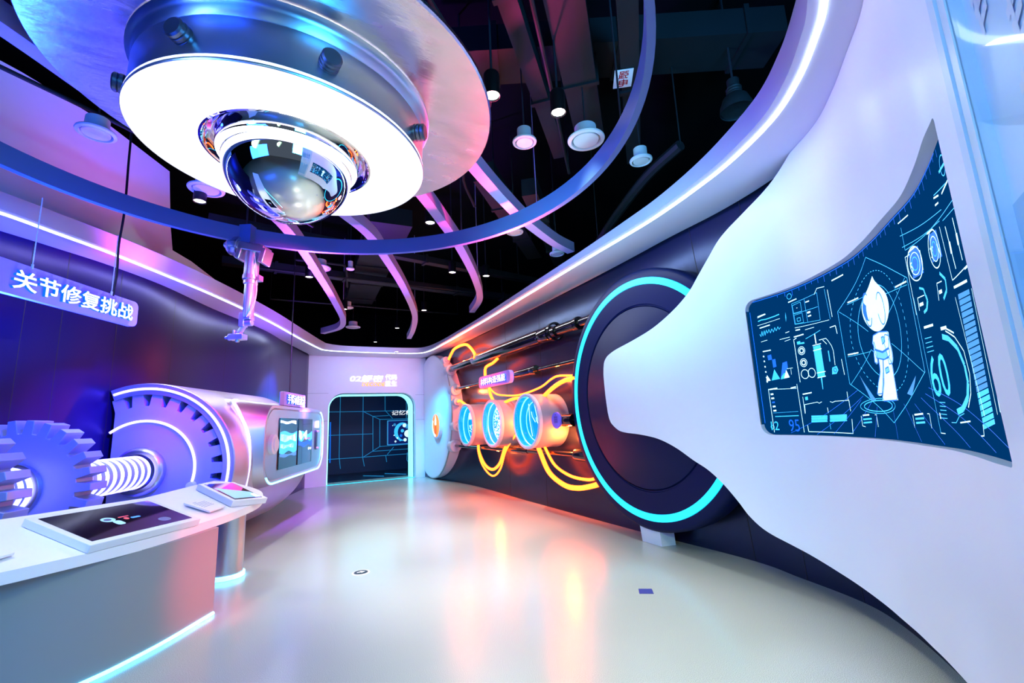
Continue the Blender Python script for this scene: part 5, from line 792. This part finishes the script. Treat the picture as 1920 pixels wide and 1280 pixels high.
for i, (P, lab) in enumerate(NEON):
    mb = MB(); mb.tube(catmull(P, 8), (0.034, 0.03, 0.032, 0.017, 0.028, 0.034, 0.018, 0.028, 0.038, 0.022, 0.03)[i], 10); obj('neon_tube', mb, 'neon', None, lab, 'neon tube', 'glowing orange tubes on the right wall')
# ================================================================== things under the dark ceiling
def spot(name, loc, lab, sc_=1.0, tilt=None, power=55):
    x, y, z = loc; t = thing(name, loc, lab, 'spotlight', 'black spotlights under the ceiling'); f = UPF(x, y, z); s = sc_
    mb = MB(); mb.lathe([(0.058*s, 0.012), (0.066*s, 0.0), (0.068*s, 0.0), (0.068*s, 0.2*s), (0.06*s, 0.215*s), (0, 0.215*s)], f, 24); obj('can', mb, 'lamp_black', t)
    mb = MB(); mb.lathe([(0, 0.02), (0.058*s, 0.012)], f, 24); obj('lens', mb, 'lamp_glow', t, 'glowing lens')
    mb = MB(); mb.tube([(x, y, z+0.2*s), (x, y, 6.0)], 0.01, 6); obj('hanging_rod', mb, 'rod_black', t)
    if power: lamp('SPOT', 'spot_beam', (x, y, z-0.02), (1.0, 0.98, 0.95), power*1.5, (x, y, 0), 0.05, 62, 0.8)
for q, lab, pw_ in (((2.14, 2.99, 4.2), 'lit black spotlight nearest the upside down red and white sign', 230), ((-0.89, 6.03, 4.2), 'lit black spotlight in front of a white vent beside the saucer light', 120), ((1.76, 5.59, 4.2), 'lit black spotlight hung against the pink curved beam', 300), ((0.44, 8.53, 4.2), 'lit black spotlight above the robot arm by the first curved beam', 240), ((1.31, 10.68, 4.2), 'lit black spotlight at the bend of the first curved beam', 160), ((1.51, 3.04, 4.2), 'dim black spotlight beside the rim of the saucer light', 120), ((2.74, 7.42, 4.2), 'lit black spotlight inside the curve of the pink beam', 260), ((2.92, 12.4, 4.2), 'small lit black spotlight above the doorway', 120), ((2.86, 15.2, 4.3), 'farthest small lit black spotlight, just over the back soffit', 0), ((3.05, 10.24, 4.2), 'small lit black spotlight left of the pink beam end', 160), ((3.4, 7.4, 4.2), 'small lit black spotlight right of the pink beam', 0)):
    spot('black_spotlight', q, lab, 1.0, None, pw_)
def vent(loc, r, lab, closed=True):
    x, y, z = loc; t = thing('air_vent', loc, lab, 'air vent', 'round white air vents under the ceiling'); f = UPF(x, y, z)
    mb = MB(); mb.lathe([(r*0.74, 0.02), (r*0.80, 0.0), (r*0.97, 0.008), (r, 0.02), (r*0.97, 0.03), (r*0.6, 0.05)], f, 40); obj('flange', mb, 'vent_white', t)
    mb = MB(); mb.lathe([(0, 0.0), (r*0.66, 0.004), (r*0.69, 0.012), (r*0.66, 0.02), (0, 0.02)], f, 40); obj('disc', mb, 'vent_white', t)
    mb = MB(); mb.lathe([(r*0.60, 0.04), (r*0.58, 0.16), (0, 0.16)], f, 36); obj('collar', mb, 'vent_white', t)
    mb = MB(); mb.tube([(x, y, z+0.15), (x, y, 6.0)], 0.008, 6); obj('hanging_rod', mb, 'rod_black', t)
for q, r, lab in (((-1.59, 5.12, 4.3), 0.155, 'round white vent left of the saucer light'), ((2.72, 3.35, 4.3), 0.19, 'large round white vent inside the right part of the hoop'), ((3.52, 3.41, 4.3), 0.125, 'round white vent between the hoop and the right soffit'), ((-0.82, 5.92, 4.3), 0.19, 'round white vent half hidden behind the saucer light'), ((2.17, 3.66, 4.32), 0.125, 'dim round vent between the saucer light and the large vent'), ((0.59, 8.3, 4.3), 0.19, 'round white vent behind the first curved beam, above the robot arm'), ((3.9, 5.75, 4.1), 0.12, 'warm lit round vent at the right soffit, under the last curved beam'), ((1.09, 8.17, 4.3), 0.07, 'small round white vent between the first two curved beams'), ((1.75, 12.4, 4.15), 0.19, 'teal lit round vent over the back soffit'), ((3.1, 5.66, 4.3), 0.13, 'dim round vent half hidden behind the hoop'), ((1.42, 10.96, 4.3), 0.13, 'round vent behind the spotlight at the bend of the first beam')):
    vent(q, r, lab)
hb = thing('high_bay_lamp', (4.1, 2.6, 4.6), 'dark bell shaped hall lamp above the right soffit', 'hall lamp'); f = UPF(4.1, 2.6, 4.55)
mb = MB(); mb.lathe([(0.155, 0.0), (0.16, 0.0), (0.155, 0.06), (0.12, 0.15), (0.075, 0.19), (0.075, 0.2)], f, 32); obj('shade', mb, 'duct_black', hb)
mb = MB(); mb.lathe([(0, 0.03), (0.152, 0.02)], f, 32); obj('lens', mb, 'satin_steel', hb)
mb = MB(); mb.lathe([(0.07, 0.18), (0.078, 0.2), (0.07, 0.215), (0.078, 0.23), (0.07, 0.245), (0.078, 0.26), (0.06, 0.28), (0.06, 0.36), (0, 0.36)], f, 24); obj('housing', mb, 'duct_black', hb)
mb = MB(); mb.tube([(4.1, 2.6, 4.9), (4.1, 2.6, 6.0)], 0.012, 6); obj('hanging_rod', mb, 'rod_black', hb)
def duct(p, q, w, h, lab, z):
    p, q = V((*p, z)), V((*q, z)); t = (q-p).normalized(); n = V((-t.y, t.x, 0)); mb = MB(); mb.box((p+q)/2, ((q-p).length, w, h), (t, n, ZZ)); L = (q-p).length
    d = obj('air_duct', mb, 'duct_black', None, lab, 'air duct', 'dark ducts under the ceiling')
    k = 0.9
    while k < L-0.3: mb = MB(); mb.box(p+t*k, (0.05, w+0.05, h+0.05), (t, n, ZZ)); obj('flange', mb, 'duct_black', d); k += 1.3
    for k in (0.5, L-0.5): mb = MB(); mb.tube([p+t*k+ZZ*(h/2), p+t*k+ZZ*(6.0-z)], 0.012, 6); obj('hanging_rod', mb, 'rod_black', d)
for a in (((0.9, 2.1), (3.2, 4.5), 0.17, 0.2, 'narrow dark duct closest to the rim of the saucer light', 5.0), ((1.2, 1.75), (3.4, 4.1), 0.34, 0.3, 'broad dark duct above the lit spotlight', 5.1), ((1.7, 1.55), (4.2, 4.2), 0.18, 0.2, 'dark duct carrying the upside down red and white sign', 5.0), ((1.2, 4.3), (4.6, 2.4), 0.5, 0.3, 'broad dark duct crossing above the large round vent', 5.45), ((2.4, 5.2), (4.6, 7.6), 0.30, 0.25, 'dark duct above the cyan lit curved beam', 4.9), ((3.0, 5.0), (5.0, 7.3), 0.22, 0.25, 'dark duct close above the right soffit', 4.7), ((1.6, 7.2), (1.9, 12.5), 0.7, 0.3, 'wide dark duct between the second and the pink beam', 5.0), ((-1.0, 7.6), (5.2, 8.6), 0.16, 0.12, 'long thin dark duct crossing behind the hoop', 4.66), ((-1.0, 9.6), (5.6, 10.2), 0.2, 0.14, 'thin dark duct crossing over the far spotlights', 4.7)): duct(*a)
for P, lab, r in (([(0.2, 2.2, 4.7), (1.3, 3.2, 4.7), (1.75, 3.6, 4.7), (1.9, 4.1, 4.75), (2.1, 5.2, 4.8), (2.6, 6.0, 4.8)], 'bent thin conduit passing behind the rim of the saucer light', 0.022), ([(3.75, 3.05, 4.35), (3.8, 3.6, 4.3), (4.0, 4.4, 4.2), (4.3, 5.2, 4.15)], 'thick dark hose between hoop and right soffit', 0.06), ([(-3.0, 4.2, 4.6), (-1.6, 5.3, 4.6), (-0.6, 6.2, 4.6), (0.4, 7.2, 4.6)], 'straight dark conduit left of the saucer light', 0.02), ([(0.8, 1.6, 4.78), (2.2, 3.2, 4.78), (3.4, 4.6, 4.78)], 'straight dark conduit over the lit spotlight', 0.02), ([(0.2, 8.8, 4.6), (0.9, 8.8, 4.6), (1.1, 8.95, 4.6), (1.3, 10.2, 4.6)], 'bent conduit behind the first curved beam', 0.025), ([(-0.5, 9.2, 4.5), (4.3, 9.4, 4.5)], 'long thin conduit crossing the far ceiling', 0.018), ([(-0.2, 11.2, 4.45), (4.3, 11.3, 4.45)], 'farthest thin conduit crossing the ceiling', 0.018)):
    mb = MB(); mb.tube(catmull(P, 5), r, 8)
    for q in (P[0], P[-1]): mb.tube([q, (q[0], q[1], 6.0)], 0.008, 6)
    obj('conduit', mb, 'duct_black', None, lab, 'conduit', 'dark conduits under the ceiling')
sg = thing('warning_sign', (3.0, 3.04, 4.88), 'small white sign with upside down red characters under a dark duct', 'sign'); d = V((0.69, 0.72, 0)).normalized(); fs = (V((3.0, 3.05, 4.893)), V((-d.x, -d.y, 0))*1, V((d.y, -d.x, 0))*-1, V((0, 0, -1)))
XX = V((0.81, -0.58, 0)).normalized(); YY = V((0.58, 0.81, 0)).normalized(); fs = (V((3.005, 3.04, 4.893)), XX, -YY*1, V((0, 0, -1)))
mb = MB(); mb.prism(rrect(0.185, 0.25, 0.004), 0, 0.006, fs); obj('plate', mb, 'white_paint', sg)
mb = text_mb('强', (fs[0]+YY*-0.055+V((0, 0, -0.006)), -XX, -YY, fs[3]), 0.10, 0.10, 0.002, 0.01); obj('lettering', mb, 'red_print', sg, 'red characters')
mb = text_mb('电', (fs[0]+YY*0.055+V((0, 0, -0.006)), -XX, -YY, fs[3]), 0.10, 0.10, 0.002, 0.01); obj('lettering', mb, 'red_print', sg, 'red characters')
# ================================================================== marks on the floor
fm = thing('floor_marker', (0.88, 5.35, 0), 'small round black floor marker with a white arrow', 'floor marker'); f = UPF(0.88, 5.35, 0)
mb = MB(); mb.lathe([(0, 0.004), (0.09, 0.004), (0.095, 0.0)], f, 32); obj('disc', mb, 'fitting_white', fm)
mb = MB(); mb.lathe([(0, 0.006), (0.07, 0.006), (0.072, 0.004)], f, 32); obj('face', mb, 'floor_mark_black', fm)
mb = MB(); mb.prism([(-0.04, -0.012), (0.0, -0.012), (0.0, -0.035), (0.045, 0.0), (0.0, 0.035), (0.0, 0.012), (-0.04, 0.012)], 0.006, 0.008, f); obj('arrow', mb, 'white_paint', fm)
mb = MB(); mb.add([(2.919, 3.365, 0.003), (3.014, 3.30, 0.003), (2.949, 3.208, 0.003), (2.849, 3.276, 0.003), (2.919, 3.365, 0.0), (3.014, 3.30, 0.0), (2.949, 3.208, 0.0), (2.849, 3.276, 0.0)], [(0, 1, 2, 3), (4, 5, 1, 0), (5, 6, 2, 1), (6, 7, 3, 2), (7, 4, 0, 3)])
obj('floor_plate', mb, 'floor_mark_blue', None, 'small square violet plate let into the floor', 'floor plate')

mb = MB(); mb.lathe([(0.055, 0.0), (0.06, -0.012), (0.045, -0.03), (0.03, -0.045), (0, -0.05)], UPF(2.95, 12.62, 3.578), 24)
obj('dome_sensor', mb, 'vent_white', None, 'tiny round white sensor under the soffit above the doorway', 'sensor')
